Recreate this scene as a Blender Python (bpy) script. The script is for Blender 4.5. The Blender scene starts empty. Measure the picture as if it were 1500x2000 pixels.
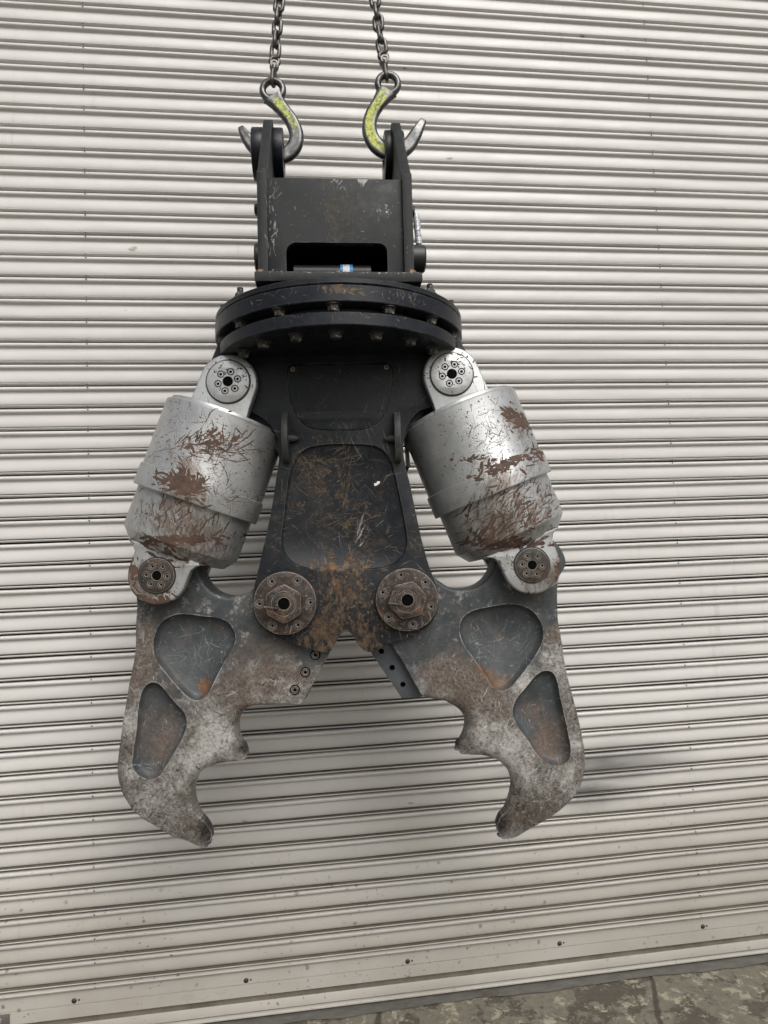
import bpy, bmesh, math, random
import numpy as np
from math import sin, cos, pi, radians, sqrt, atan2
from mathutils import Vector, Matrix
from mathutils.geometry import tessellate_polygon, delaunay_2d_cdt
random.seed(7)
S = bpy.context.scene
COL = S.collection

# ------------------------------------------------------------------ camera
PITCH, ROLL, EYE = 0.0590, -0.0383, 1.62
F = 1333.0
cp, sp, cr, sr = cos(PITCH), sin(PITCH), cos(ROLL), sin(ROLL)
FW = Vector((0, cp, sp)); U0 = Vector((0, -sp, cp)); X0 = Vector((1, 0, 0))
CX = cr*X0 + sr*U0; CU = -sr*X0 + cr*U0
cam = bpy.data.cameras.new("camera"); camo = bpy.data.objects.new("camera", cam); COL.objects.link(camo)
cam.sensor_fit = 'VERTICAL'; cam.sensor_height = 36; cam.lens = 24.0; cam.clip_end = 500; cam.clip_start = 0.05
M = Matrix.Identity(4)
for i in range(3):
    M[i][0] = CX[i]; M[i][1] = CU[i]; M[i][2] = -FW[i]
M[2][3] = EYE
camo.matrix_world = M
S.camera = camo

# ------------------------------------------------------------------ world, sun, exposure
W = bpy.data.worlds.new("World"); S.world = W; W.use_nodes = True
wn = W.node_tree; wn.nodes.clear()
sky = wn.nodes.new('ShaderNodeTexSky'); sky.sky_type = 'NISHITA'; sky.sun_disc = False
SUN_EL, SUN_AZ = radians(46), radians(158)      # azimuth of the sun measured clockwise from +Y
sky.sun_elevation = SUN_EL; sky.sun_rotation = SUN_AZ
sky.air_density = 1.2; sky.dust_density = 6.0; sky.ozone_density = 1.0
hs = wn.nodes.new('ShaderNodeHueSaturation'); hs.inputs['Saturation'].default_value = 0.28
bg = wn.nodes.new('ShaderNodeBackground'); bg.inputs[1].default_value = 0.115
wo = wn.nodes.new('ShaderNodeOutputWorld')
wn.links.new(sky.outputs[0], hs.inputs['Color']); wn.links.new(hs.outputs[0], bg.inputs[0]); wn.links.new(bg.outputs[0], wo.inputs[0])
sl = bpy.data.lights.new("sun", 'SUN'); sl.energy = 1.35; sl.angle = radians(42); sl.color = (1.0, 0.98, 0.96)
so = bpy.data.objects.new("sun", sl); COL.objects.link(so)
sd = Vector((sin(SUN_AZ)*cos(SUN_EL), cos(SUN_AZ)*cos(SUN_EL), sin(SUN_EL)))
so.rotation_euler = sd.to_track_quat('Z', 'Y').to_euler()
S.view_settings.view_transform = 'Standard'; S.view_settings.look = 'None'
S.view_settings.exposure = 0.18; S.view_settings.gamma = 1.0
S.render.engine = 'CYCLES'

# ------------------------------------------------------------------ crusher frame
BYAW = radians(3.0)
def ray(px, py):
    return FW + CX*((px-750)/F) - CU*((py-1000)/F)
_r = ray(663, 620); O = Vector((0, 0, EYE)) + _r*(1.95/_r.y)
RM = Matrix.Translation(O) @ Matrix.Rotation(radians(1.55), 4, 'Z') @ Matrix.Rotation(0.0125, 4, 'Y')
RI = RM.inverted()
CL = RI @ Vector((0, 0, EYE)); RR = RI.to_3x3()
def U(px, py, y):            # where a line of sight meets the plane at depth y of the hanging tool
    d = RR @ ray(px, py); t = (y-CL.y)/d.y
    p = CL + d*t
    return (p.x, p.z)

def makeU(Mx):
    Mi = Mx.inverted(); c = Mi @ Vector((0, 0, EYE)); R3 = Mi.to_3x3()
    def f(px, py, y):
        d = R3 @ ray(px, py); t = (y-c.y)/d.y; p = c + d*t
        return (p.x, p.z)
    return f

# ------------------------------------------------------------------ wear map: thousands of generated scratches and chips
# one sheet in the tool's own x/z coordinates (1 mm per pixel): R = chips down to dark rust, G = bright scratches, B = ochre rust marks
TX0, TZ0, TW, TH = -.80, -1.45, 1600, 2100
wear = np.zeros((3, TH*TW), np.float32)
rg = np.random.default_rng(11)
_o = np.array(U(0, 0, -.085)); _ex = np.array(U(1000, 0, -.085)); _ey = np.array(U(0, 1000, -.085)); _ec = np.array(U(1000, 1000, -.085))
def p2t(x, y):
    a, b = x/1000, y/1000
    p = _o[None]*((1-a)*(1-b))[:, None]+_ex[None]*(a*(1-b))[:, None]+_ey[None]*((1-a)*b)[:, None]+_ec[None]*(a*b)[:, None]
    return (p[:, 0]-TX0)*1000, (p[:, 1]-TZ0)*1000
_buf = {0: [], 1: [], 2: []}
def strokes(ch, cx, cy, sx, sy, n, ln, w, ang=None, spread=180, inten=(.6, 1), tilt=0, jag=.35, curve=.05, flat=False, k=1.0):
    cx, cy = 750+(cx-750)*k, 1082-(1082-cy)*k; sx *= k; sy *= k
    t_ = math.radians(tilt)
    for _ in range(n):
        if flat: ox, oy = rg.uniform(-1, 1)*sx, rg.uniform(-1, 1)*sy
        else: ox, oy = rg.normal()*sx*.55, rg.normal()*sy*.55
        x = cx+ox*cos(t_)-oy*sin(t_); y = cy+ox*sin(t_)+oy*cos(t_)
        L_ = rg.uniform(*ln)*rg.uniform(.5, 1); a = math.radians((rg.uniform(0, 180) if ang is None else ang+rg.normal()*spread))
        m = max(3, int(L_/.55)); aa = a+np.cumsum(rg.normal(0, curve, m)); xs = x+np.cumsum(np.cos(aa))*L_/m; ys = y-np.cumsum(np.sin(aa))*L_/m
        tt = np.linspace(0, 1, m); W_ = rg.uniform(*w)*np.sin(np.pi*np.clip(tt, .03, .97))**.6*(1+jag*rg.normal(0, 1, m)).clip(.2, 2)
        I_ = rg.uniform(*inten)*(1-.3*rg.random(m))
        _buf[ch].append(np.stack([xs, ys, W_*.5*1.4, I_], 1))
def splat():
    for ch in range(3):
        if not _buf[ch]: continue
        P = np.concatenate(_buf[ch]); X, Y = p2t(P[:, 0], P[:, 1]); R_ = P[:, 2]; I_ = P[:, 3]
        for lo, hi, K in ((0, .9, 1), (.9, 2, 2), (2, 3.5, 4), (3.5, 9, 8)):
            m = (R_ >= lo) & (R_ < hi)
            if not m.any(): continue
            x, y, r, i_ = X[m], Y[m], R_[m], I_[m]; bx = np.floor(x).astype(int); by = np.floor(y).astype(int)
            for dx in range(-K, K+2):
                for dy in range(-K, K+2):
                    qx, qy = bx+dx, by+dy; d = np.hypot(qx-x, qy-y); v = np.clip(r+.5-d, 0, 1)*i_
                    ok = (v > .02) & (qx >= 0) & (qx < TW) & (qy >= 0) & (qy < TH)
                    np.maximum.at(wear[ch], (qy*TW+qx)[ok], v[ok].astype(np.float32))
# left cylinder
strokes(0, 378, 957, 40, 17, 170, (8, 40), (.8, 3.2), 150, 35, (.9, 1), 20, jag=.8)
strokes(0, 370, 952, 24, 12, 70, (4, 18), (2, 5), 150, 50, (1, 1), 20, jag=.8)
strokes(0, 415, 888, 66, 26, 110, (12, 80), (.5, 1.8), 20, 32, (.75, 1), 0, jag=.6)
strokes(0, 415, 878, 34, 16, 50, (5, 24), (1, 3.2), 25, 40, (1, 1), -15, jag=.9)
strokes(0, 395, 900, 95, 70, 260, (6, 60), (.4, .95), None, 0, (.4, 1), 20)
strokes(0, 455, 990, 36, 16, 36, (12, 50), (.6, 1.4), 60, 40, (.8, 1), 20)
strokes(0, 360, 1035, 85, 36, 260, (8, 46), (.5, 2.2), 65, 22, (.3, .9), 20, jag=.7)
strokes(0, 355, 1058, 80, 9, 110, (8, 34), (1.2, 4), 158, 12, (.5, 1), 0, jag=.8)
strokes(0, 400, 895, 105, 75, 320, (1, 4), (.8, 2.4), None, 0, (.6, 1), 20, flat=True)
# right cylinder
strokes(0, 1020, 835, 28, 13, 120, (5, 30), (1, 4), 155, 34, (.9, 1), 20, jag=.8)
strokes(0, 985, 828, 12, 16, 50, (4, 20), (1, 3.5), 110, 40, (.9, 1), jag=.8)
strokes(0, 1035, 895, 34, 13, 70, (6, 34), (.8, 3.2), 20, 34, (.8, 1), -20, jag=.8)
strokes(0, 955, 927, 42, 13, 90, (6, 36), (.8, 3.5), 30, 28, (.8, 1), -20, jag=.8)
strokes(0, 915, 908, 26, 4, 30, (4, 16), (1, 3), 8, 15, (.9, 1), jag=.8)
strokes(0, 945, 880, 95, 75, 220, (6, 55), (.4, .95), None, 0, (.4, 1), -20)
strokes(0, 950, 870, 100, 75, 320, (1, 4), (.8, 2.4), None, 0, (.6, 1), -20, flat=True)
strokes(0, 985, 1005, 85, 40, 330, (8, 46), (.5, 2.6), 50, 28, (.3, 1), -20, jag=.7)
strokes(0, 950, 1050, 40, 24, 90, (8, 36), (1.2, 4), 60, 28, (.35, .85), -20, jag=.8)
strokes(0, 985, 1062, 85, 7, 90, (8, 34), (1.2, 4), 22, 10, (.5, 1), jag=.8)
# ears
strokes(0, 300, 1165, 50, 14, 60, (6, 22), (2, 7), 170, 30, (.8, 1)); strokes(0, 262, 1115, 10, 30, 30, (5, 18), (2, 6), 90, 25, (.8, 1)); strokes(0, 345, 1085, 42, 12, 26, (6, 30), (1.5, 5), 160, 15, (.8, 1), 20)
strokes(0, 1055, 1165, 50, 12, 60, (6, 22), (2, 7), 10, 30, (.8, 1)); strokes(0, 1088, 1110, 8, 34, 34, (5, 20), (2, 6), 95, 20, (.8, 1)); strokes(0, 1000, 1090, 20, 30, 16, (6, 24), (1, 3), 110, 20, (.6, 1))
for (a_, b_) in ((446, 746), (882, 731), (307, 1124), (1038, 1103)): strokes(0, a_, b_, 55, 55, 60, (2, 16), (.8, 2.4), None, 0, (.5, 1))
# body
strokes(2, 650, 960, 95, 90, 150, (10, 60), (.5, 1.5), None, 0, (.3, .85), 0, jag=.9, curve=.06)
strokes(2, 618, 915, 40, 40, 60, (6, 34), (.6, 2.0), None, 0, (.45, 1), 0, jag=.9, curve=.10)
strokes(2, 668, 965, 9, 60, 22, (16, 60), (.6, 1.8), 88, 8, (.5, 1), jag=.9, curve=.03)
strokes(2, 640, 905, 50, 8, 20, (20, 70), (.6, 1.8), 12, 10, (.5, 1), jag=.9, curve=.04); strokes(2, 650, 1020, 70, 14, 22, (20, 80), (.5, 1.5), 25, 14, (.4, .9), jag=.9, curve=.04)
strokes(2, 665, 1070, 100, 36, 70, (10, 50), (.5, 1.6), 20, 50, (.3, .8), jag=.9, curve=.08)
strokes(2, 660, 960, 100, 110, 500, (1, 5), (.6, 2), None, 0, (.3, .9), jag=.9)
strokes(2, 665, 1104, 70, 8, 70, (4, 22), (1.2, 4), 60, 50, (.4, 1), jag=.9)
strokes(2, 675, 1180, 100, 70, 700, (2, 14), (.6, 2.6), 90, 40, (.25, .85), jag=.9, curve=.3)
strokes(2, 530, 1040, 16, 60, 40, (6, 30), (.6, 1.8), None, 0, (.35, .85), jag=.9); strokes(2, 815, 1040, 14, 60, 40, (6, 30), (.6, 1.8), None, 0, (.35, .85), jag=.9)
strokes(1, 693, 1050, 5, 14, 5, (26, 60), (.8, 2.2), 70, 5, (.5, 1), jag=.9); strokes(1, 745, 1042, 14, 10, 5, (14, 40), (.6, 1.4), 85, 45, (.4, .8), jag=.9)
strokes(1, 670, 960, 130, 240, 190, (4, 50), (.4, 1.0), None, 0, (.2, .8)); strokes(1, 670, 780, 130, 90, 200, (1, 3), (.8, 2), None, 0, (.15, .5), flat=True)
strokes(1, 735, 890, 30, 30, 6, (40, 110), (.6, 1.2), 118, 6, (.4, .8), curve=.01)
# box and ring
K = .906
strokes(1, 688, 366, 9, 7, 22, (8, 26), (1, 3.5), 82, 6, (.6, 1), k=K); strokes(1, 640, 368, 14, 10, 14, (4, 14), (1, 2.5), 82, 20, (.3, .7), k=K); strokes(1, 650, 430, 130, 90, 90, (2, 12), (.5, 1.3), None, 0, (.2, .8), k=K); strokes(1, 735, 410, 20, 22, 26, (1, 5), (1, 3), None, 0, (.3, .9), k=K)
strokes(2, 640, 425, 40, 70, 150, (8, 50), (1, 5), 92, 10, (.2, .55), jag=.9, k=K); strokes(2, 650, 354, 120, 7, 90, (4, 20), (1, 3), 0, 12, (.3, .8), k=K); strokes(2, 640, 470, 70, 10, 60, (4, 20), (1, 3), 10, 30, (.25, .7), k=K)
for (x_, y_) in ((512, 430), (798, 430)): strokes(1, x_, y_, 9, 90, 70, (3, 26), (.5, 1.6), 90, 14, (.25, .85), k=K, flat=True); strokes(2, x_, y_, 9, 90, 50, (3, 26), (.6, 2), 90, 20, (.2, .7), k=K, flat=True)
strokes(1, 655, 541, 160, 8, 150, (2, 9), (.7, 2.2), 60, 50, (.25, .9), k=.89, flat=True); strokes(2, 655, 541, 160, 8, 120, (2, 12), (1, 4), 20, 50, (.2, .7), k=.89, flat=True)
strokes(1, 660, 590, 230, 14, 50, (4, 26), (.5, 1.4), 70, 50, (.2, .7), k=.87); strokes(2, 652, 577, 26, 7, 50, (4, 18), (1, 4), 5, 25, (.5, 1), k=.858, jag=.8); strokes(1, 668, 627, 220, 10, 50, (4, 26), (.5, 1.2), None, 0, (.2, .6), k=.87)
strokes(1, 790, 590, 40, 12, 14, (8, 30), (.6, 1.4), 95, 14, (.3, .8), k=.87); strokes(2, 800, 590, 50, 14, 30, (3, 16), (.8, 2.5), None, 0, (.3, .7), k=.87)
# jaws
for (x_, y_, sx_, sy_, n_) in ((330, 1430, 110, 230, 900), (1040, 1430, 120, 230, 900), (500, 1300, 110, 80, 260), (860, 1290, 90, 90, 260), (330, 1560, 100, 90, 420), (1050, 1560, 90, 90, 420)):
    strokes(1, x_, y_, sx_, sy_, int(n_*.45), (3, 34), (.4, 1.2), None, 0, (.25, 1), flat=True, k=1.018); strokes(0, x_, y_, sx_, sy_, int(n_*.6), (2, 22), (.5, 2.2), None, 0, (.25, .9), flat=True, k=1.018)
    strokes(1, x_, y_, sx_, sy_, int(n_*.12), (4, 18), (.6, 1.6), None, 0, (.3, .9), flat=True, jag=1.0)
for (x_, y_) in ((385, 1280), (980, 1255)): strokes(1, x_, y_, 60, 60, 60, (10, 60), (.35, .8), None, 0, (.2, .8), curve=.05)
for (x_, y_) in ((310, 1430), (1065, 1400)): strokes(1, x_, y_, 30, 70, 50, (6, 30), (.4, .9), None, 0, (.2, .8))
strokes(0, 300, 1560, 60, 24, 8, (30, 70), (.8, 1.6), -12, 6, (.6, 1), curve=.01)
for (x_, y_) in ((556, 1178), (795, 1171)): strokes(1, x_, y_, 55, 55, 60, (2, 10), (.5, 1.4), None, 0, (.2, .8)); strokes(0, x_, y_, 60, 60, 200, (3, 16), (1, 5), None, 0, (.3, 1), jag=.9)
splat()
# ragged edges: multiply by a fine grain
grain = rg.random((TH//2, TW//2)).astype(np.float32).repeat(2, 0).repeat(2, 1).ravel()*.5+rg.random(TH*TW).astype(np.float32)*.5
px_ = np.ones((TH*TW, 4), np.float32)
for ch in range(3): px_[:, ch] = np.clip(wear[ch]*(.72+.56*grain), 0, 1)
WIMG = bpy.data.images.new('wear_map', TW, TH, float_buffer=False); WIMG.colorspace_settings.name = 'Non-Color'
WIMG.pixels.foreach_set(px_.ravel()); WIMG.update(); WIMG.pack()
del px_, wear, grain, _buf

# ------------------------------------------------------------------ node helper
class NB:
    def __init__(s, name):
        s.m = bpy.data.materials.new(name); s.m.use_nodes = True; s.t = s.m.node_tree; s.t.nodes.clear()
        s.out = s.n('ShaderNodeOutputMaterial'); s.b = s.n('ShaderNodeBsdfPrincipled')
        s.t.links.new(s.b.outputs[0], s.out.inputs[0])
        s.tc = s.n('ShaderNodeTexCoord').outputs['Object']
    def n(s, k, **kw):
        o = s.t.nodes.new(k)
        for a, v in kw.items(): setattr(o, a, v)
        return o
    def put(s, sock, v):
        if v is None: return
        if isinstance(v, bpy.types.NodeSocket): s.t.links.new(v, sock)
        elif isinstance(v, (tuple, list)):
            sock.default_value = tuple(v) + ((1,) if len(sock.default_value) == 4 and len(v) == 3 else ())
        else: sock.default_value = v
    def math(s, op, a, b=None, c=None, clamp=False):
        o = s.n('ShaderNodeMath', operation=op, use_clamp=clamp)
        s.put(o.inputs[0], a); s.put(o.inputs[1], b); s.put(o.inputs[2], c); return o.outputs[0]
    def mapp(s, v, rot=(0, 0, 0), sc=(1, 1, 1), loc=(0, 0, 0)):
        o = s.n('ShaderNodeMapping'); s.put(o.inputs[0], v); o.inputs['Location'].default_value = loc
        o.inputs['Rotation'].default_value = rot; o.inputs['Scale'].default_value = sc; return o.outputs[0]
    def noise(s, v, sc, det=4, ro=0.55, dist=0.0, col=False):
        o = s.n('ShaderNodeTexNoise'); s.put(o.inputs['Vector'], v); o.inputs['Scale'].default_value = sc
        o.inputs['Detail'].default_value = det; o.inputs['Roughness'].default_value = ro; o.inputs['Distortion'].default_value = dist
        return o.outputs['Color'] if col else o.outputs['Fac']
    def ramp(s, v, a, b, lo=0.0, hi=1.0):
        o = s.n('ShaderNodeMapRange'); o.clamp = True; s.put(o.inputs[0], v)
        o.inputs[1].default_value = a; o.inputs[2].default_value = b; o.inputs[3].default_value = lo; o.inputs[4].default_value = hi
        return o.outputs[0]
    def mix(s, f, a, b):
        o = s.n('ShaderNodeMix', data_type='RGBA'); s.put(o.inputs[0], f); s.put(o.inputs[6], a); s.put(o.inputs[7], b); return o.outputs[2]
    def mixf(s, f, a, b):
        o = s.n('ShaderNodeMix', data_type='FLOAT'); s.put(o.inputs[0], f); s.put(o.inputs[2], a); s.put(o.inputs[3], b); return o.outputs[0]
    def warp(s, v, sc, amt, det=2):
        c = s.noise(v, sc, det, col=True)
        o = s.n('ShaderNodeVectorMath', operation='MULTIPLY_ADD'); s.put(o.inputs[0], c); o.inputs[1].default_value = (amt,)*3; s.put(o.inputs[2], v)
        return o.outputs[0]
    def edge(s, v, sc):
        o = s.n('ShaderNodeTexVoronoi', feature='DISTANCE_TO_EDGE'); s.put(o.inputs['Vector'], v); o.inputs['Scale'].default_value = sc
        return o.outputs['Distance']
    def spots(s, v, sc, r0, r1):
        o = s.n('ShaderNodeTexVoronoi'); s.put(o.inputs['Vector'], v); o.inputs['Scale'].default_value = sc
        return s.ramp(o.outputs['Distance'], r1, r0)
    def streaks(s, angs, along=16, across=420, thr=0.68, w=0.03, seed=0):
        acc = None
        for k, a in enumerate(angs):
            wv = s.warp(s.tc, 5.0+k, 0.05)
            v = s.mapp(s.mapp(wv, rot=(0, a, 0)), sc=(along, along*2, across), loc=(seed+k*3.7, k*1.3, 0))
            m = s.ramp(s.noise(v, 1.0, 2, 0.4), thr, thr+w)
            acc = m if acc is None else s.math('MAXIMUM', acc, m)
        return acc
    def blobs(s, lst, base=0.0):      # lst: (x, z, radius, weight) in the tool's own coordinates
        acc = base
        for (x, z, r, wt) in lst:
            vm = s.mapp(s.tc, sc=(1, 0, 1))
            o = s.n('ShaderNodeVectorMath', operation='DISTANCE'); s.put(o.inputs[0], vm); o.inputs[1].default_value = (x, 0, z)
            acc = s.math('MULTIPLY_ADD', s.ramp(o.outputs['Value'], r*1.15, r*.25), wt, acc)
        return acc
    def bump(s, h, st=0.3, d=0.002, nrm=None):
        o = s.n('ShaderNodeBump'); o.inputs['Strength'].default_value = st; o.inputs['Distance'].default_value = d
        s.put(o.inputs['Height'], h); s.put(o.inputs['Normal'], nrm); return o.outputs[0]
    def wearmap(s):
        m1 = s.mapp(s.tc, sc=(1000/TW, 0, 1000/TH), loc=(-TX0*1000/TW, 0, -TZ0*1000/TH))
        sp = s.n('ShaderNodeSeparateXYZ'); s.put(sp.inputs[0], m1); cb = s.n('ShaderNodeCombineXYZ'); s.put(cb.inputs[0], sp.outputs[0]); s.put(cb.inputs[1], sp.outputs[2])
        t = s.n('ShaderNodeTexImage'); t.image = WIMG; t.interpolation = 'Linear'; t.extension = 'CLIP'; s.put(t.inputs[0], cb.outputs[0])
        o = s.n('ShaderNodeSeparateColor'); s.put(o.inputs[0], t.outputs[0]); return o.outputs
    def edgew(s, r=.004, lo=.55, hi=.62):
        bv = s.n('ShaderNodeBevel'); bv.samples = 4; bv.inputs['Radius'].default_value = r
        ge = s.n('ShaderNodeNewGeometry'); d = s.n('ShaderNodeVectorMath', operation='DOT_PRODUCT')
        s.put(d.inputs[0], bv.outputs[0]); s.put(d.inputs[1], ge.outputs['Normal'])
        e = s.ramp(d.outputs['Value'], .985, .88)
        return s.math('MULTIPLY', e, s.ramp(s.noise(s.tc, 28, 6, .7), lo-.12, hi))
    def set(s, **k):
        for a, v in k.items():
            s.put(s.b.inputs[{'col': 'Base Color', 'ro': 'Roughness', 'me': 'Metallic', 'no': 'Normal', 'sp': 'Specular IOR Level', 'em': 'Emission Color'}[a]], v)
        return s.m

RUST = (0.052, 0.030, 0.019); RUSTO = (0.20, 0.085, 0.028); RUSTB = (0.110, 0.076, 0.046)

def rustcol(n):
    a = n.noise(n.tc, 55, 6, 0.75); b = n.noise(n.tc, 11, 4, 0.65)
    c = n.mix(n.ramp(a, .38, .62), RUST, RUSTB)
    c = n.mix(n.ramp(b, .56, .70, 0, .8), c, (0.15, 0.082, 0.036))
    return n.mix(n.ramp(n.noise(n.tc, 30, 6, .75), .60, .68, 0, .7), c, (0.19, 0.17, 0.12))

def mat_black(name, base=(0.022, 0.024, 0.027), rough=0.42, wear=0.0, blobs=(), orange=(), scr=0.69, dust=0.35, edge=.5, white=.45, mottle=(), ochre=((0.055, 0.038, 0.026), (0.150, 0.108, 0.066))):
    n = NB(name)
    dn = n.noise(n.tc, 22, 7, 0.72)
    col = n.mix(n.ramp(dn, .45, .8, 0, dust), base, (0.075, 0.074, 0.068))
    col = n.mix(n.ramp(n.noise(n.tc, 3.5, 3), .35, .7, 0, .45), col, tuple(c*0.5 for c in base))
    sp_ = n.spots(n.warp(n.tc, 30, .02), 38, .08, .15)
    sp_ = n.math('MULTIPLY', sp_, n.ramp(n.noise(n.tc, 6, 2), .50, .6))
    col = n.mix(n.math('MULTIPLY', sp_, .45), col, (0.10, 0.10, 0.095))
    rn = n.noise(n.tc, 17, 9, 0.75)
    bl = n.blobs(blobs, wear)
    v1 = n.ramp(n.edge(n.warp(n.tc, 14, .08, 5), 8), .045, .012)
    v2 = n.ramp(n.edge(n.warp(n.mapp(n.tc, loc=(3, 1, 2)), 11, .10, 5), 15), .06, .015)
    vg = n.ramp(n.math('ADD', n.noise(n.tc, 7, 5, .6), n.math('MULTIPLY', bl, .55)), .52, .60)
    vein = n.math('MULTIPLY', n.math('MULTIPLY', n.math('MAXIMUM', v1, v2), vg), n.ramp(n.noise(n.tc, 60, 5, .7), .40, .52))
    rm = n.ramp(n.math('ADD', n.noise(n.warp(n.tc, 20, .04, 4), 30, 9, .78), n.math('MULTIPLY', bl, .8)), .68, .73)
    rm = n.math('MAXIMUM', rm, n.math('MULTIPLY', n.math('MULTIPLY', vein, n.ramp(bl, .01, .08)), .4))
    if mottle:
        mo = n.blobs(mottle)
        mm = n.ramp(n.math('ADD', n.noise(n.mapp(n.tc, sc=(1, 1, .55)), 75, 9, .82), mo), .60, .68)
        rm = n.math('MAXIMUM', rm, n.math('MULTIPLY', mm, .9))
    rc = rustcol(n)
    col = n.mix(rm, col, rc)
    if orange:
        om = n.ramp(n.math('ADD', n.noise(n.tc, 26, 8, .75), n.blobs(orange)), .70, .80)
        col = n.mix(n.math('MULTIPLY', om, .9), col, n.mix(n.ramp(n.noise(n.tc, 60, 5, .7), .40, .62), (0.27, 0.12, 0.042), (0.13, 0.065, 0.032)))
    wm_ = n.wearmap()
    om_ = n.ramp(wm_[2], .12, .85, 0, .92)
    col = n.mix(om_, col, n.mix(n.ramp(n.noise(n.tc, 50, 6, .75), .38, .60), *ochre))
    rm = n.math('MAXIMUM', rm, om_)
    col = n.mix(n.math('MULTIPLY', n.ramp(wm_[1], .1, .8), white*1.6), col, (0.33, 0.33, 0.32))
    if edge: col = n.mix(n.math('MULTIPLY', n.edgew(), edge), col, (0.20, 0.19, 0.17))
    ro = n.mixf(rm, n.ramp(dn, .3, .8, rough-.08, rough+.2), .82)
    h = n.math('ADD', n.math('MULTIPLY', rm, -.6), n.math('MULTIPLY', n.noise(n.tc, 120, 3), .35))
    return n.set(col=col, ro=ro, no=n.bump(h, .5, .0012), sp=.24)

def mat_jaw(name, blobs, orange, darks, tips, brown=(), light=(), pk=False):
    n = NB(name)
    paint = n.mix(n.ramp(n.noise(n.tc, 25, 6, .72), .4, .75), (0.034, 0.040, 0.044) if not pk else (0.042, 0.048, 0.052), (0.070, 0.076, 0.078) if not pk else (0.078, 0.084, 0.086))
    f1 = n.noise(n.warp(n.tc, 8, .05), 12, 10, .78); f2 = n.noise(n.tc, 120, 7, .85)
    f3 = n.noise(n.mapp(n.mapp(n.tc, rot=(0, .7, 0)), sc=(1, 1, 3.5)), 34, 7, .78)
    f4 = n.noise(n.mapp(n.mapp(n.tc, rot=(0, 2.1, 0)), sc=(1, 1, 3.5)), 34, 7, .78)
    bare = n.mix(n.ramp(f2, .42, .58), (0.135, 0.128, 0.118), (0.36, 0.35, 0.33))
    bare = n.mix(n.ramp(f1, .49, .60, 0, .60), bare, (0.125, 0.095, 0.075))
    bare = n.mix(n.ramp(n.math('MAXIMUM', f3, f4), .58, .66, 0, .8), bare, (0.47, 0.45, 0.41))
    bare = n.mix(n.ramp(n.noise(n.tc, 85, 8, .85), .57, .64, 0, .8), bare, (0.045, 0.038, 0.033))
    bare = n.mix(n.ramp(n.noise(n.mapp(n.tc, loc=(5, 2, 1)), 110, 8, .85), .60, .66, 0, .9), bare, (0.62, 0.60, 0.56))
    bare = n.mix(n.ramp(n.noise(n.warp(n.tc, 6, .08), 5.5, 8, .7), .44, .60, 0, .72), bare, n.mix(n.ramp(f2, .4, .6), (0.060, 0.050, 0.043), (0.150, 0.130, 0.112)))
    bare = n.mix(n.ramp(n.noise(n.warp(n.mapp(n.tc, loc=(4, 4, 4)), 6, .08), 7, 9, .75), .54, .66, 0, .75), bare, n.mix(n.ramp(f2, .4, .6), (0.36, 0.35, 0.33), (0.62, 0.61, 0.58)))
    bl = n.blobs(blobs); dk = n.blobs(darks)
    wm = n.ramp(n.math('SUBTRACT', n.math('ADD', n.noise(n.tc, 11, 10, .76), bl), dk), .50, .70)
    col = n.mix(wm, paint, bare)
    bw = n.math('MULTIPLY', n.ramp(n.noise(n.tc, 7, 9, .74), .50, .60), n.ramp(bl, .0, .12))
    col = n.mix(n.math('MULTIPLY', bw, .38), col, (0.115, 0.078, 0.058))
    om = n.ramp(n.math('ADD', n.noise(n.tc, 26, 8, .75), n.blobs(orange)), .70, .80)
    col = n.mix(n.math('MULTIPLY', om, .85), col, n.mix(n.ramp(n.noise(n.tc, 60, 4, .7), .4, .6), (0.17, 0.080, 0.030), (0.105, 0.058, 0.028)))
    if brown:
        bm_ = n.ramp(n.math('ADD', n.noise(n.tc, 20, 9, .78), n.blobs(brown)), .52, .72)
        col = n.mix(n.math('MULTIPLY', bm_, .62), col, n.mix(n.ramp(f2, .38, .62), (0.070, 0.048, 0.037), (0.190, 0.145, 0.112)))
    if light:
        lm = n.ramp(n.math('ADD', n.noise(n.mapp(n.tc, loc=(2, 7, 5)), 26, 9, .8), n.blobs(light)), .55, .72)
        col = n.mix(n.math('MULTIPLY', lm, .85), col, n.mix(n.ramp(f2, .38, .60), (0.25, 0.245, 0.23), (0.64, 0.63, 0.60)))
    wm_ = n.wearmap()
    if pk: col = n.mix(n.math('MULTIPLY', n.ramp(wm_[1], .1, .8), .40), col, (0.36, 0.37, 0.37))
    col = n.mix(n.math('MULTIPLY', n.ramp(wm_[0], .1, .8), n.mixf(wm, .35, .92)), col, (0.032, 0.027, 0.024))
    col = n.mix(n.math('MULTIPLY', n.ramp(wm_[1], .1, .8), n.mixf(wm, .14, .85)), col, (0.58, 0.57, 0.54))
    tp = n.ramp(n.math('ADD', n.math('MULTIPLY', n.noise(n.tc, 40, 7, .75), .9), n.blobs(tips)), .60, 1.35)
    col = n.mix(tp, col, n.mix(n.ramp(f2, .45, .6), (0.018, 0.016, 0.016), (0.085, 0.075, 0.070)))
    col = n.mix(n.math('MULTIPLY', n.edgew(.006, .56, .60), .85), col, (0.52, 0.51, 0.49))
    h = n.math('ADD', n.math('MULTIPLY', f2, .7), n.math('MULTIPLY', f1, .6))
    return n.set(col=col, ro=n.mixf(wm, .46, .46), me=n.math('MULTIPLY', wm, .55), no=n.bump(h, .5, .0025), sp=.35)

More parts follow.
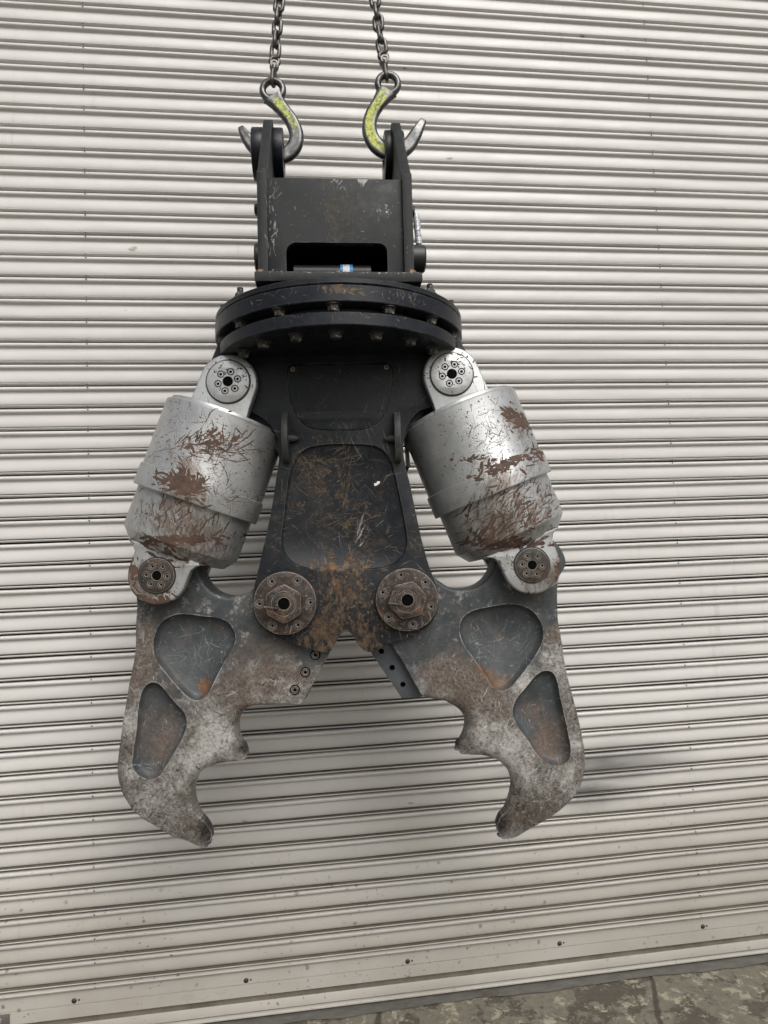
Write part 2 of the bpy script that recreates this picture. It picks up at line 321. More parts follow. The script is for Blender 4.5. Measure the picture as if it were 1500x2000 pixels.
def mat_silver(name, axis_ang, blobs, wear=0.0):
    n = NB(name)
    base = n.mix(n.ramp(n.noise(n.tc, 9, 6, .65), .35, .7), (0.47, 0.48, 0.48), (0.30, 0.31, 0.31))
    base = n.mix(n.ramp(n.noise(n.mapp(n.tc, rot=(0, axis_ang, 0)), 30, 8, .78), .54, .70, 0, .5), base, (0.16, 0.155, 0.145))
    bl = n.blobs(blobs, wear)
    w = n.warp(n.tc, 16, .045, 5)
    rn = n.noise(w, 20, 10, .80)
    rm = n.ramp(n.math('ADD', rn, n.math('MULTIPLY', bl, .40)), .68, .70)
    wm_ = n.wearmap()
    pits = n.math('MULTIPLY', n.spots(n.warp(n.tc, 40, .03), 50, .15, .20), n.ramp(n.noise(n.tc, 9, 3), .52, .60))
    mk = n.math('MAXIMUM', n.math('MAXIMUM', rm, n.ramp(wm_[0], .12, .6)), pits)
    rc = n.mix(n.ramp(n.noise(n.tc, 30, 6, .75), .4, .65), (0.045, 0.025, 0.018), (0.100, 0.058, 0.038))
    sv = n.mapp(n.mapp(n.tc, rot=(0, axis_ang, 0)), sc=(2.6, 2.6, .8))
    stain = n.ramp(n.math('ADD', n.noise(sv, 26, 9, .80), n.math('MULTIPLY', bl, 1.0)), .56, .70)
    base = n.mix(n.math('MULTIPLY', stain, .8), base, n.mix(n.ramp(n.noise(n.tc, 45, 5, .7), .4, .6), (0.19, 0.135, 0.09), (0.11, 0.085, 0.065)))
    base = n.mix(n.ramp(n.noise(n.mapp(n.mapp(n.tc, rot=(0, .9, 0)), sc=(1, 1, 5)), 40, 6, .75), .60, .68, 0, .6), base, (0.60, 0.61, 0.61))
    col = n.mix(mk, base, rc)
    col = n.mix(n.math('MULTIPLY', n.edgew(.004), .7), col, (0.10, 0.075, 0.06))
    h = n.math('SUBTRACT', n.math('MULTIPLY', n.noise(n.tc, 70, 4), .25), mk)
    return n.set(col=col, ro=n.mixf(mk, n.ramp(n.noise(n.tc, 12, 5), .3, .7, .28, .46), .8), me=n.mixf(mk, .62, 0.0), no=n.bump(h, .6, .0008), sp=.5)

def mat_rusty(name, c1=(0.078, 0.050, 0.036), c2=(0.022, 0.016, 0.014), hi=(0.40, 0.36, 0.31), blk=(0.014, 0.015, 0.017), pb=.5, me=.25):
    n = NB(name)
    col = n.mix(n.ramp(n.noise(n.tc, 40, 9, .8), .42, .60), c2, c1)
    col = n.mix(n.ramp(n.noise(n.tc, 22, 6, .7), .58, .66, 0, .7), col, (0.16, 0.075, 0.034))
    col = n.mix(n.ramp(n.noise(n.tc, 20, 8, .75), .48+.16*(1-pb), .53+.16*(1-pb), 0, .9), col, blk)
    col = n.mix(n.ramp(n.noise(n.mapp(n.mapp(n.tc, rot=(0, .6, 0)), sc=(1, 1, 2.5)), 75, 8, .8), .58, .66, 0, .85), col, hi)
    wm_ = n.wearmap(); col = n.mix(n.math('MULTIPLY', wm_[0], .7), col, blk); col = n.mix(n.math('MULTIPLY', wm_[1], .8), col, (0.50, 0.46, 0.40))
    col = n.mix(n.math('MULTIPLY', n.edgew(.004, .45, .55), .8), col, (0.48, 0.44, 0.38))
    return n.set(col=col, ro=.48, me=me, no=n.bump(n.noise(n.tc, 90, 7, .75), .6, .0018), sp=.5)

def mat_plain(name, col, ro=.5, me=0.0, bs=60, bst=.2, var=.4):
    n = NB(name)
    c = n.mix(n.ramp(n.noise(n.tc, bs*.4, 5, .65), .35, .7, 0, var), col, tuple(x*.45 for x in col))
    return n.set(col=c, ro=ro, me=me, no=n.bump(n.noise(n.tc, bs, 4), bst, .001))

# ------------------------------------------------------------------ mesh helpers
def mesh_obj(name, verts, faces, mat, parent=None, ang=35, smooth=True):
    me = bpy.data.meshes.new(name); me.from_pydata([tuple(v) for v in verts], [], faces); me.validate()
    bm = bmesh.new(); bm.from_mesh(me); bmesh.ops.recalc_face_normals(bm, faces=bm.faces); bm.to_mesh(me); bm.free()
    if smooth:
        for p in me.polygons: p.use_smooth = True
        me.set_sharp_from_angle(angle=radians(ang))
    o = bpy.data.objects.new(name, me); COL.objects.link(o)
    if mat: me.materials.append(mat)
    if parent: o.parent = parent
    return o
def share(name, src, parent, mw):
    o = bpy.data.objects.new(name, src.data if hasattr(src, 'data') else src); COL.objects.link(o)
    o.parent = parent; o.matrix_local = mw; return o
class MB:
    def __init__(s): s.v = []; s.f = []
    def add(s, v, f):
        b = len(s.v); s.v += [tuple(x) for x in v]; s.f += [tuple(i+b for i in q) for q in f]; return s
    def box(s, x0, x1, y0, y1, z0, z1, bv=0.0):
        if bv <= 0:
            v = [(x, y, z) for x in (x0, x1) for y in (y0, y1) for z in (z0, z1)]
            return s.add(v, [(0, 1, 3, 2), (4, 6, 7, 5), (0, 4, 5, 1), (2, 3, 7, 6), (0, 2, 6, 4), (1, 5, 7, 3)])
        bm = bmesh.new(); bmesh.ops.create_cube(bm, size=1)
        for v in bm.verts:
            v.co = Vector(((x0+x1)/2+v.co.x*(x1-x0), (y0+y1)/2+v.co.y*(y1-y0), (z0+z1)/2+v.co.z*(z1-z0)))
        bmesh.ops.bevel(bm, geom=bm.edges[:], offset=bv, segments=2, affect='EDGES', profile=.5)
        bm.verts.index_update(); vs = [v.co.copy() for v in bm.verts]; fs = [tuple(v.index for v in f.verts) for f in bm.faces]; bm.free()
        return s.add(vs, fs)
    def lathe(s, prof, seg=48, fn=None, cap=True):      # prof (r, h); axis = local z
        fn = fn or (lambda x, y, z: (x, y, z)); vs = []; fs = []
        for (r, h) in prof:
            for k in range(seg):
                a = 2*pi*k/seg; vs.append(fn(r*cos(a), r*sin(a), h))
        n = len(prof)
        for i in range(n-1):
            for k in range(seg):
                k2 = (k+1) % seg; fs.append((i*seg+k, i*seg+k2, (i+1)*seg+k2, (i+1)*seg+k))
        if cap: fs.append(tuple(range(seg))[::-1]); fs.append(tuple(range((n-1)*seg, n*seg)))
        return s.add(vs, fs)
    def tube(s, pts, rad, seg=10, closed=False, sec=None):
        n = len(pts); vs = []; fs = []; up = Vector((0, 1, 0.001)); prev = None
        for i, p in enumerate(pts):
            p = Vector(p)
            a = Vector(pts[(i-1) % n]) if (closed or i > 0) else p
            b = Vector(pts[(i+1) % n]) if (closed or i < n-1) else p
            t = (b-a).normalized()
            if prev is None: nx = up.cross(t) if abs(t.y) < .95 else Vector((1, 0, 0)).cross(t)
            else: nx = prev - t*prev.dot(t)
            nx.normalize(); prev = nx; ny = t.cross(nx)
            r = rad[i] if isinstance(rad, (list, tuple)) else rad
            for k in range(seg):
                an = 2*pi*k/seg
                vs.append(p + nx*(r*cos(an)) + ny*(r*sin(an)))
        m = n if closed else n-1
        for i in range(m):
            j = (i+1) % n
            for k in range(seg):
                k2 = (k+1) % seg; fs.append((i*seg+k, i*seg+k2, j*seg+k2, j*seg+k))
        if not closed: fs.append(tuple(range(seg))[::-1]); fs.append(tuple(range((n-1)*seg, n*seg)))
        return s.add(vs, fs)
    def obj(s, name, mat, parent=None, ang=35, smooth=True): return mesh_obj(name, s.v, s.f, mat, parent, ang, smooth)

def spline(P, closed=True, step=0.012):
    """P: tuples (x, z[, bevel, 's']); catmull-rom through smooth points, corners kept where flagged 's'."""
    n = len(P); out = []
    def g(i): return P[i % n] if closed else P[max(0, min(n-1, i))]
    for i in range(n if closed else n-1):
        p1, p2 = g(i), g(i+1); p0, p3 = g(i-1), g(i+2)
        v0, v1, v2, v3 = [Vector(q[:2]) for q in (p0, p1, p2, p3)]
        if 's' in p1: v0 = v1*2-v2 if 's' in p2 else v1 + (v1-v2)*.5
        if 's' in p2: v3 = v2*2-v1 if 's' in p1 else v2 + (v2-v1)*.5
        d = (v2-v1).length; m = max(1, int(d/step))
        t0 = 0; t1 = max(1e-6, (v1-v0).length)**.5; t2 = t1+max(1e-6, d)**.5; t3 = t2+max(1e-6, (v3-v2).length)**.5
        b1 = p1[2] if len(p1) > 2 and not isinstance(p1[2], str) else .003
        b2 = p2[2] if len(p2) > 2 and not isinstance(p2[2], str) else .003
        for k in range(m):
            t = t1+(t2-t1)*k/m
            A1 = v0*((t1-t)/(t1-t0))+v1*((t-t0)/(t1-t0)); A2 = v1*((t2-t)/(t2-t1))+v2*((t-t1)/(t2-t1)); A3 = v2*((t3-t)/(t3-t2))+v3*((t-t2)/(t3-t2))
            B1 = A1*((t2-t)/(t2-t0))+A2*((t-t0)/(t2-t0)); B2 = A2*((t3-t)/(t3-t1))+A3*((t-t1)/(t3-t1))
            C = B1*((t2-t)/(t2-t1))+B2*((t-t1)/(t2-t1)); out.append((C.x, C.y, b1+(b2-b1)*k/m))
    if not closed: q = P[-1]; out.append((q[0], q[1], .003))
    return out
def area(P): return sum(P[i][0]*P[(i+1) % len(P)][1]-P[(i+1) % len(P)][0]*P[i][1] for i in range(len(P)))/2
def inset(P, d):             # moves inward; d number or list
    n = len(P); sg = 1 if area(P) > 0 else -1; out = []
    for i in range(n):
        a = Vector(P[i-1][:2]); b = Vector(P[i][:2]); c = Vector(P[(i+1) % n][:2])
        e1 = (b-a); e2 = (c-b)
        if e1.length < 1e-9 or e2.length < 1e-9: out.append((b.x, b.y)); continue
        e1.normalize(); e2.normalize()
        n1 = Vector((-e1.y, e1.x))*sg; n2 = Vector((-e2.y, e2.x))*sg
        m = n1+n2
        if m.length < .2: m = n1
        m.normalize(); k = 1/max(.55, m.dot(n1)); dd = d[i] if isinstance(d, list) else d
        q = b+m*(dd*k); out.append((q.x, q.y))
    return out
def circ(cx, cz, r, n=32, ph=0): return [(cx+r*cos(2*pi*k/n+ph), cz+r*sin(2*pi*k/n+ph)) for k in range(n)]
def rrect(x0, x1, z0, z1, r, n=6):
    out = []
    for (cx, cz, a0) in ((x1-r, z1-r, 0), (x0+r, z1-r, 90), (x0+r, z0+r, 180), (x1-r, z0+r, 270)):
        for k in range(n+1):
            a = radians(a0+90*k/n); out.append((cx+r*cos(a), cz+r*sin(a)))
    return out
XZ = lambda a, b, d: (a, d, b)
def plate(name, outline, y0, y1, mat, parent, pockets=(), holes=(), bev=.003, rnd=2, fn=XZ, back_bev=True, ang=38, pmat=None, grid=0):
    """solid plate: front face at depth y0 with pockets (outline, depth, wall inset), holes go right through, back at y1."""
    mb = MB(); sgn = 1 if y1 > y0 else -1
    if len(outline[0]) > 2: bl = [p[2] for p in outline]
    else: bl = [bev]*len(outline)
    O2 = [tuple(p[:2]) for p in outline]; n = len(O2); T = abs(y1-y0)
    rings = []
    def ring(P, y): rings.append(([fn(a, b, y) for (a, b) in P]))
    steps = [(1-sin(pi/2*k/rnd), 1-cos(pi/2*k/rnd)) for k in range(rnd+1)]
    vs = []; fs = []
    def addring(P, ys):
        base = len(vs)
        for i, (a, b) in enumerate(P): vs.append(fn(a, b, ys[i] if isinstance(ys, list) else ys))
        return base
    bases = []
    for (ins, dy) in steps:
        P = inset(O2, [b*ins for b in bl]); bases.append(addring(P, [y0+sgn*min(b, T*.5)*dy for b in bl]))
        if len(bases) == 1: front = P
    for (ins, dy) in reversed(steps):
        P = inset(O2, [b*ins for b in bl]) if back_bev else O2
        bases.append(addring(P, [y1-sgn*min(b, T*.5)*dy for b in bl] if back_bev else y1))
        back = P
    for i in range(len(bases)-1):
        for k in range(n):
            k2 = (k+1) % n; fs.append((bases[i]+k, bases[i]+k2, bases[i+1]+k2, bases[i+1]+k))
    # front cap
    hl = [h for h in holes] + [p[0] for p in pockets]
    hl = [[tuple(q[:2]) for q in h] for h in hl]
    idx = [bases[0]+k for k in range(n)]; polys = [[Vector((a, b, 0)) for (a, b) in front]]
    hb = []
    for h in hl:
        b = addring(h, y0); hb.append(b); idx += [b+k for k in range(len(h))]; polys.append([Vector((a, c, 0)) for (a, c) in h])
    def cap(polys, idx, y):
        if not grid:
            for t in tessellate_polygon(polys): fs.append(tuple(idx[i] for i in t))
            return
        loops = [[(p.x, p.y) for p in q] for q in polys]; P = []; E_ = []
        for q in loops:
            b = len(P); P += q; E_ += [(b+i, b+(i+1) % len(q)) for i in range(len(q))]
        arr = np.array(P); nb_ = len(P); keep = []
        def inside(q, x, z):
            c = False
            for i in range(len(q)):
                (x1, z1), (x2, z2) = q[i-1], q[i]
                if (z1 > z) != (z2 > z) and x < (x2-x1)*(z-z1)/(z2-z1)+x1: c = not c
            return c
        ok = lambda x, z: inside(loops[0], x, z) and not any(inside(q, x, z) for q in loops[1:])
        x0, z0 = arr.min(0); x1, z1 = arr.max(0); row = 0; z = z0
        while z < z1:
            x = x0+(grid/2 if row % 2 else 0)
            while x < x1:
                if np.min(np.hypot(arr[:, 0]-x, arr[:, 1]-z)) > grid*.55 and ok(x, z): keep.append((x, z))
                x += grid
            z += grid*.87; row += 1
        allp = P+keep; idx = list(idx)
        for (x, z) in keep: idx.append(len(vs)); vs.append(fn(x, z, y))
        r = delaunay_2d_cdt([Vector(p) for p in allp], E_, [], 0, 1e-7)
        ov, of, orig = r[0], r[2], r[3]
        mp = [idx[o[0]] if o else None for o in orig]
        for f in of:
            cx = sum(ov[i].x for i in f)/len(f); cz = sum(ov[i].y for i in f)/len(f)
            if ok(cx, cz) and all(mp[i] is not None for i in f): fs.append(tuple(mp[i] for i in f))
    cap(polys, idx, y0)
    # back cap
    idx = [bases[-1]+k for k in range(n)]; polys = [[Vector((a, b, 0)) for (a, b) in back]]; kb = []
    for h in holes:
        h = [tuple(q[:2]) for q in h]; b = addring(h, y1); kb.append(b); idx += [b+k for k in range(len(h))]; polys.append([Vector((a, c, 0)) for (a, c) in h])
    cap(polys, idx, y1)
    for j, h in enumerate(holes):
        m = len(h)
        for k in range(m):
            k2 = (k+1) % m; fs.append((hb[j]+k, hb[j]+k2, kb[j]+k2, kb[j]+k))
    nf0 = len(fs)
    for j, (h, dep, wi) in enumerate(pockets):
        h = [tuple(q[:2]) for q in h]; m = len(h); prev = hb[len(holes)+j]
        lev = [(.12, .35), (.5, .75), (1.0, 1.0)] if wi > .004 else [(1.0, 1.0)]
        for (wf, df) in lev:
            P = inset(h, wi*wf); b = addring(P, y0+sgn*dep*df)
            for k in range(m):
                k2 = (k+1) % m; fs.append((prev+k, prev+k2, b+k2, b+k))
            prev = b
        for t in tessellate_polygon([[Vector((a, c, 0)) for (a, c) in P]]): fs.append(tuple(prev+i for i in t))
    mb.add(vs, fs)
    o = mb.obj(name, mat, parent, ang)
    if pmat:
        o.data.materials.append(pmat)
        for i in range(nf0, len(o.data.polygons)): o.data.polygons[i].material_index = 1
    return o

def tag(o, label=None, cat=None, group=None, kind=None):
    if label: o['label'] = label
    if cat: o['category'] = cat
    if group: o['group'] = group
    if kind: o['kind'] = kind
    return o
def empty(name, mat4, parent=None):
    o = bpy.data.objects.new(name, None); COL.objects.link(o); o.empty_display_size = .1
    if parent: o.parent = parent; o.matrix_local = mat4
    else: o.matrix_world = mat4
    return o

# ================================================================== SETTING: rolling shutter, floor, roof
PT = 0.08; YAW = 0.1316; D0 = 32.2274*PT; Z0 = EYE-18.0039*PT    # slat pitch, wall yaw, wall distance, lowest joint
WM = Matrix.Translation((0, D0, 0)) @ Matrix.Rotation(YAW, 4, 'Z')   # local x along the wall, -y towards the camera

n = NB('shutter_paint')
vst = n.mapp(n.tc, sc=(1.2, 1, 14))
c = n.mix(n.ramp(n.noise(n.mapp(n.tc, sc=(.6, 1, 5)), 2.2, 4), .35, .7), (0.590, 0.575, 0.553), (0.520, 0.507, 0.488))
dirt = n.ramp(n.noise(vst, 7, 7, .72), .63, .74, 0, .32)
c = n.mix(dirt, c, (0.27, 0.235, 0.185))
sepz = n.n('ShaderNodeSeparateXYZ'); n.put(sepz.inputs[0], n.n('ShaderNodeNewGeometry').outputs['Position'])
low = n.ramp(sepz.outputs[2], 1.0, .15)  # low grime, deepened to paint in the weaker light near the floor
c = n.mix(n.math('MULTIPLY', low, n.ramp(n.noise(n.n('ShaderNodeNewGeometry').outputs['Position'], 3, 5), .3, .75, .65, 1.0)), c, (0.315, 0.29, 0.25))
gp = n.n('ShaderNodeNewGeometry').outputs['Position']
sm = n.math('MULTIPLY', n.math('MAXIMUM', n.spots(n.warp(gp, 14, .03), 20, .08, .17), n.spots(n.warp(gp, 30, .03), 46, .08, .18)), n.math('MULTIPLY', n.ramp(n.noise(gp, 4, 3), .46, .58), n.ramp(sepz.outputs[2], .85, .30)))
c = n.mix(n.math('MULTIPLY', sm, .75), c, (0.075, 0.068, 0.058))
dr = n.math('MULTIPLY', n.ramp(n.noise(n.mapp(gp, sc=(14, 14, 1.1)), 1.8, 6, .7), .58, .72), n.ramp(n.noise(gp, 1.2, 3), .42, .62))
c = n.mix(n.math('MULTIPLY', dr, .22), c, (0.25, 0.22, 0.18))
chip = n.math('MULTIPLY', n.spots(n.mapp(n.warp(gp, 9, .06), sc=(.6, 1, 1.6)), 6, .035, .06), n.ramp(n.noise(gp, 7, 3), .52, .58))
c = n.mix(n.math('MULTIPLY', chip, .7), c, (0.17, 0.11, 0.07))
scu = n.ramp(n.noise(n.mapp(gp, rot=(0, 0, -YAW), sc=(2.2, 1, 70)), 1.6, 3, .55), .70, .76)
c = n.mix(n.math('MULTIPLY', scu, .35), c, (0.30, 0.22, 0.16))
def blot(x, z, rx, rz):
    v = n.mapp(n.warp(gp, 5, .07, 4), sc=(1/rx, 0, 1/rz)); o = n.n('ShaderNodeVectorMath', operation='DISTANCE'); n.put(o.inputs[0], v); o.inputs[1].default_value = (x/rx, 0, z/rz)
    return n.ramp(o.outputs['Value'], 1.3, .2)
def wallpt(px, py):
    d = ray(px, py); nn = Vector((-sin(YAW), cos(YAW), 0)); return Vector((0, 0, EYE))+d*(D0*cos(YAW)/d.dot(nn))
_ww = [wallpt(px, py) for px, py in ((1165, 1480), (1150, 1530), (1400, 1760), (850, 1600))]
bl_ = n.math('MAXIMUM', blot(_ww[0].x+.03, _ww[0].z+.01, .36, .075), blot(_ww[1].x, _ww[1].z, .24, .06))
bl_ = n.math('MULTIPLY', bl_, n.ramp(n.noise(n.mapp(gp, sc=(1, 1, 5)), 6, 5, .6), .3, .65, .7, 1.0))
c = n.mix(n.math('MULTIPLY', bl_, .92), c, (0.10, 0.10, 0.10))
g2 = n.math('MAXIMUM', blot(_ww[2].x, _ww[2].z, 1.3, .42), n.math('MULTIPLY', blot(_ww[3].x, _ww[3].z, .5, .22), .5))  # shade at bottom right and below the jaws, painted into the colour
c = n.mix(n.math('MULTIPLY', g2, .50), c, (0.29, 0.28, 0.245))
wav = n.noise(n.mapp(gp, sc=(1, 1, 1.6)), 2.1, 3); fine = n.noise(gp, 55, 3)
nb = n.bump(n.math('MULTIPLY_ADD', fine, .012, wav), .6, .02)
M_SH = n.set(col=c, ro=n.ramp(n.noise(n.mapp(gp, sc=(1, 1, 4)), 3, 4), .3, .7, .26, .46), no=nb, sp=.42)
n = NB('shutter_ledge_dust')
gp = n.n('ShaderNodeNewGeometry').outputs['Position']
c = n.mix(n.ramp(n.noise(n.mapp(gp, sc=(1, 1, 1)), 9, 6, .7), .35, .65), (0.080, 0.068, 0.050), (0.135, 0.118, 0.090))
M_DU = n.set(col=c, ro=.8)
M_SHD = mat_plain('dark_joint_backing', (0.015, 0.014, 0.012), .8)
M_SCREW = mat_plain('dull_steel_screw', (0.05, 0.045, 0.04), .5, .6)

shutter = empty('rolling_shutter', WM)
tag(shutter, 'ivory painted steel rolling shutter of horizontal slats behind the hanging tool', 'roller shutter')
PROF = [(.008, .010), (.012, .001), (.018, -.006), (.032, -.0098), (.06, -.0118), (.10, -.0125), (.14, -.0120), (.170, -.0105), (.190, -.0082), (.205, -.0058), (.220, -.0032), (.238, -.0012), (.258, -.0004),
        (.33, -.0008), (.42, -.0020), (.52, -.0030), (.62, -.0033), (.72, -.0028), (.775, -.0016), (.806, -.0004), (.812, .0030), (.846, .0040), (.853, -.002), (.857, -.0085), (.863, -.0115), (.872, -.0135), (.885, -.0140), (.900, -.0132), (.92, -.0105), (.938, -.007), (.948, -.002), (.952, .010)]
LX0, LX1 = -4.6, 5.4
NX = 81
def slat_mesh(seed):
    r = random.Random(seed); vs = []; fs = []
    wv = [(r.uniform(.8, 6), r.uniform(0, 6.3), r.uniform(.0002, .0011)) for _ in range(6)]
    dents = [(r.uniform(-2.5, 3.5), r.uniform(.04, .16), r.uniform(-.0035, .0015), r.uniform(.35, .75)) for _ in range(r.randint(1, 4))]
    for i in range(NX):
        x = LX0+(LX1-LX0)*i/(NX-1)
        dy = sum(a*sin(f*x+p) for f, p, a in wv)
        for (s_, y) in PROF:
            dd = sum(-d*math.exp(-((x-c)/w)**2)*max(0, 1-((s_-z)/.3)**2) for c, w, d, z in dents)
            vs.append((x, y+dy*(.4+.6*sin(pi*s_))+dd, -s_*PT+dy*.5))
    m = len(PROF)
    for i in range(NX-1):
        for k in range(m-1): fs.append((i*m+k, i*m+k+1, (i+1)*m+k+1, (i+1)*m+k))
    return vs, fs
m = len(PROF)-1; NSL = 42+8; variants = []
for j in range(9):
    vs, fs = slat_mesh(j); o = mesh_obj('slat', vs, fs, M_SH, shutter, 50); o.data.materials.append(M_DU)
    for i, p in enumerate(o.data.polygons):
        k = i % m
        if k in (19, 20, 21, 22, 23): p.material_index = 1
    variants.append(o)
order = [(j*4+j//9) % 9 for j in range(NSL)]
for i in range(NSL):
    if i < 9: o = variants[i]
    else:
        o = bpy.data.objects.new('slat', variants[order[i]].data); COL.objects.link(o); o.parent = shutter
    o.location = (random.uniform(-.3, .3), random.uniform(-.0008, .0008), Z0+PT*(i+1)); o.rotation_euler = (random.uniform(-.014, .014), 0, 0)
# added sheet behind the slats, coloured dark to blacken the joint gaps
mb = MB(); mb.box(LX0, LX1, .012, .016, Z0-.03, Z0+PT*(NSL+1)); mb.obj('backing', M_SHD, shutter, smooth=False)
# end-lock screws, two columns, at the joints
mb = MB()
for xs in (-13.26*PT, 14.61*PT):
    for i in range(NSL):
        z = Z0+PT*i-.085*PT
        for (dz, r) in ((0, .0026), (.165*PT, .0020)):
            mb.lathe([(r, 0), (r, .0015), (r*.5, .002)], 8, lambda a, b, c, xs=xs, z=z, dz=dz: (xs+a, -.0128-c, z+dz+b))
tag(mb.obj('screw_row', M_SCREW, shutter), kind='stuff')
# bottom rail: profile from lowest joint down
RP = [(0.0, .010), (.006, .0), (.03, -.0115), (.08, -.015), (.14, -.0135), (.18, -.009), (.21, -.0045), (.24, -.004), (.50, -.0045), (.745, -.005), (.750, -.001), (.762, -.001), (.768, -.0055),
      (1.0, -.006), (1.28, -.006), (1.285, -.002), (1.29, .0010), (1.43, .0010), (1.445, -.001), (1.465, -.0095), (1.48, -.0105), (1.90, -.0105), (1.915, -.004), (1.92, .012)]
mb = MB(); vs = []; fs = []
for x in (LX0, LX1):
    for (s_, y) in RP: vs.append((x, y, Z0-s_*PT))
k_ = len(RP)
for k in range(k_-1): fs.append((k, k+1, k_+k+1, k_+k))
mb.add(vs, fs); rail = mb.obj('bottom_rail', M_SH, shutter, 40)
rail.data.materials.append(M_DU)
for i, p in enumerate(rail.data.polygons):
    if i in (14, 15, 16, 17, 18, 19): p.material_index = 1
mb = MB(); vs = []; fs = []
TP = [(1.92, .014), (1.96, .010), (1.975, -.004), (2.0, -.014), (2.03, -.0165), (2.09, -.0165), (2.115, -.013), (2.13, -.004), (2.14, .014)]
for x in (LX0, LX1):
    for (s_, y) in TP: vs.append((x, y, Z0-s_*PT))
for k in range(len(TP)-1): fs.append((k, k+1, len(TP)+k+1, len(TP)+k))
mb.add(vs, fs); mb.obj('weather_bar', M_SH, shutter, 40)
mb = MB(); mb.box(LX0, LX1, .016, .02, 0.0, Z0-.02); mb.obj('backing', M_SHD, shutter, smooth=False)
# bolts in the rail
mb = MB(); mb.lathe([(.0085, 0), (.0085, .001), (.006, .004), (.002, .0052)], 16, lambda a, b, c: (a, -c, b)); mb.lathe([(.0032, 0), (.0032, .0012)], 10, lambda a, b, c: (a+.016, -c, b+.001))
bolt0 = None
for k in range(-3, 9):
    loc = Matrix.Translation(((-14.153+7.22*k)*PT, -.0052, Z0-.0475))
    if bolt0 is None: bolt0 = mb.obj('rail_bolt', M_SCREW, shutter); bolt0.matrix_local = loc
    else: share('rail_bolt', bolt0, shutter, loc)
# lock plate at the left
M_LOCK = mat_plain('galvanised_lock_plate', (0.17, 0.165, 0.15), .45, .5, 90, .4)
rr = WM.inverted() @ Vector((0, 0, 0))
def onwall(px, py, y=0.0):
    Wi = WM.inverted(); c0 = Wi @ Vector((0, 0, EYE)); d = Wi.to_3x3() @ ray(px, py); t = (y-c0.y)/d.y; p = c0+d*t; return p.x, p.z
xa, za = onwall(-22, 1985); xb, zb = onwall(21, 1982)
mb = MB(); mb.box(xa, xb, -.0105, -.0062, Z0-.098, Z0-.064, .001); lk = mb.obj('lock_plate', M_LOCK, shutter)
mb = MB(); mb.lathe([(.0115, 0), (.0115, .003), (.0095, .005), (.005, .005), (.0045, .002), (.001, .002)], 20, lambda a, b, c: ((xa+xb)/2+a, -.0105-c, Z0-.082+b)); mb.obj('keyhole', mat_plain('bright_lock_ring', (0.4, .39, .36), .35, .7), lk)

# ---- ground
n = NB('worn_concrete_floor')
gp = n.tc
a = n.noise(n.warp(gp, 6, .10, 4), 7, 10, .70); b = n.noise(gp, 40, 6, .7); d = n.noise(gp, 2.0, 4)
c = n.mix(n.ramp(b, .35, .7), (0.120, 0.108, 0.084), (0.190, 0.174, 0.135))
c = n.mix(n.ramp(a, .50, .54), c, n.mix(n.ramp(b, .3, .7), (0.062, 0.054, 0.041), (0.095, 0.082, 0.063)))
c = n.mix(n.ramp(n.noise(n.warp(gp, 12, .05), 16, 9, .78), .545, .58, 0, .85), c, (0.33, 0.31, 0.23))
c = n.mix(n.ramp(d, .5, .7, 0, .4), c, (0.10, 0.092, 0.072))
cr_ = n.ramp(n.edge(n.warp(gp, 3, .12, 4), .9), .010, .004)
c = n.mix(n.math('MULTIPLY', cr_, .85), c, (0.04, 0.034, 0.027))
h = n.math('ADD', n.math('MULTIPLY', n.ramp(a, .50, .56), -.6), n.math('MULTIPLY', b, .5))
M_FL = n.set(col=c, ro=.72, no=n.bump(n.math('SUBTRACT', h, cr_), .6, .004))
def sheet(name, x0, x1, y0, y1, z, mat, nx=1):
    return mesh_obj(name, [(x0, y0, z), (x1, y0, z), (x1, y1, z), (x0, y1, z)], [(0, 1, 2, 3)], mat, smooth=False)
g = sheet('ground', -150, 150, -150, 150, 0, M_FL); tag(g, kind='structure')
n = NB('dark_sill_concrete')
c = n.mix(n.ramp(n.noise(n.mapp(n.tc, sc=(1, 3, 1)), 14, 7, .7), .35, .7), (0.085, 0.082, 0.072), (0.14, 0.135, 0.118))
c = n.mix(n.ramp(n.noise(n.tc, 5, 6, .7), .58, .68), c, (0.07, 0.06, 0.046))
M_SILL = n.set(col=c, ro=.6, no=n.bump(n.noise(n.tc, 60, 5), .4, .002))
mb = MB(); vs = []; N_ = 160
for i in range(N_+1):
    x = LX0+(LX1-LX0)*i/N_
    vs += [(x, -.058+.010*(random.random()-.5)+.008*sin(x*9), .004), (x, .05, .004)]
mb.add(vs, [(2*i, 2*i+2, 2*i+3, 2*i+1) for i in range(N_)])
si = mb.obj('door_sill', M_SILL, smooth=False); si.matrix_world = WM; tag(si, kind='structure')

# ---- building wall round the shutter
M_WALL = mat_plain('painted_wall', (0.42, 0.41, 0.38), .7)
HT = Z0+PT*(NSL+.9)
mb = MB(); mb.box(LX0-6, LX0, -.05, .25, 0, 5.2); mb.box(LX1, LX1+6, -.05, .25, 0, 5.2); mb.box(LX0, LX1, -.05, .25, HT, 5.2)
w = mb.obj('building_wall', M_WALL, smooth=False); w.matrix_world = WM
tag(w, 'pale plain building wall around the rolling shutter', 'wall')

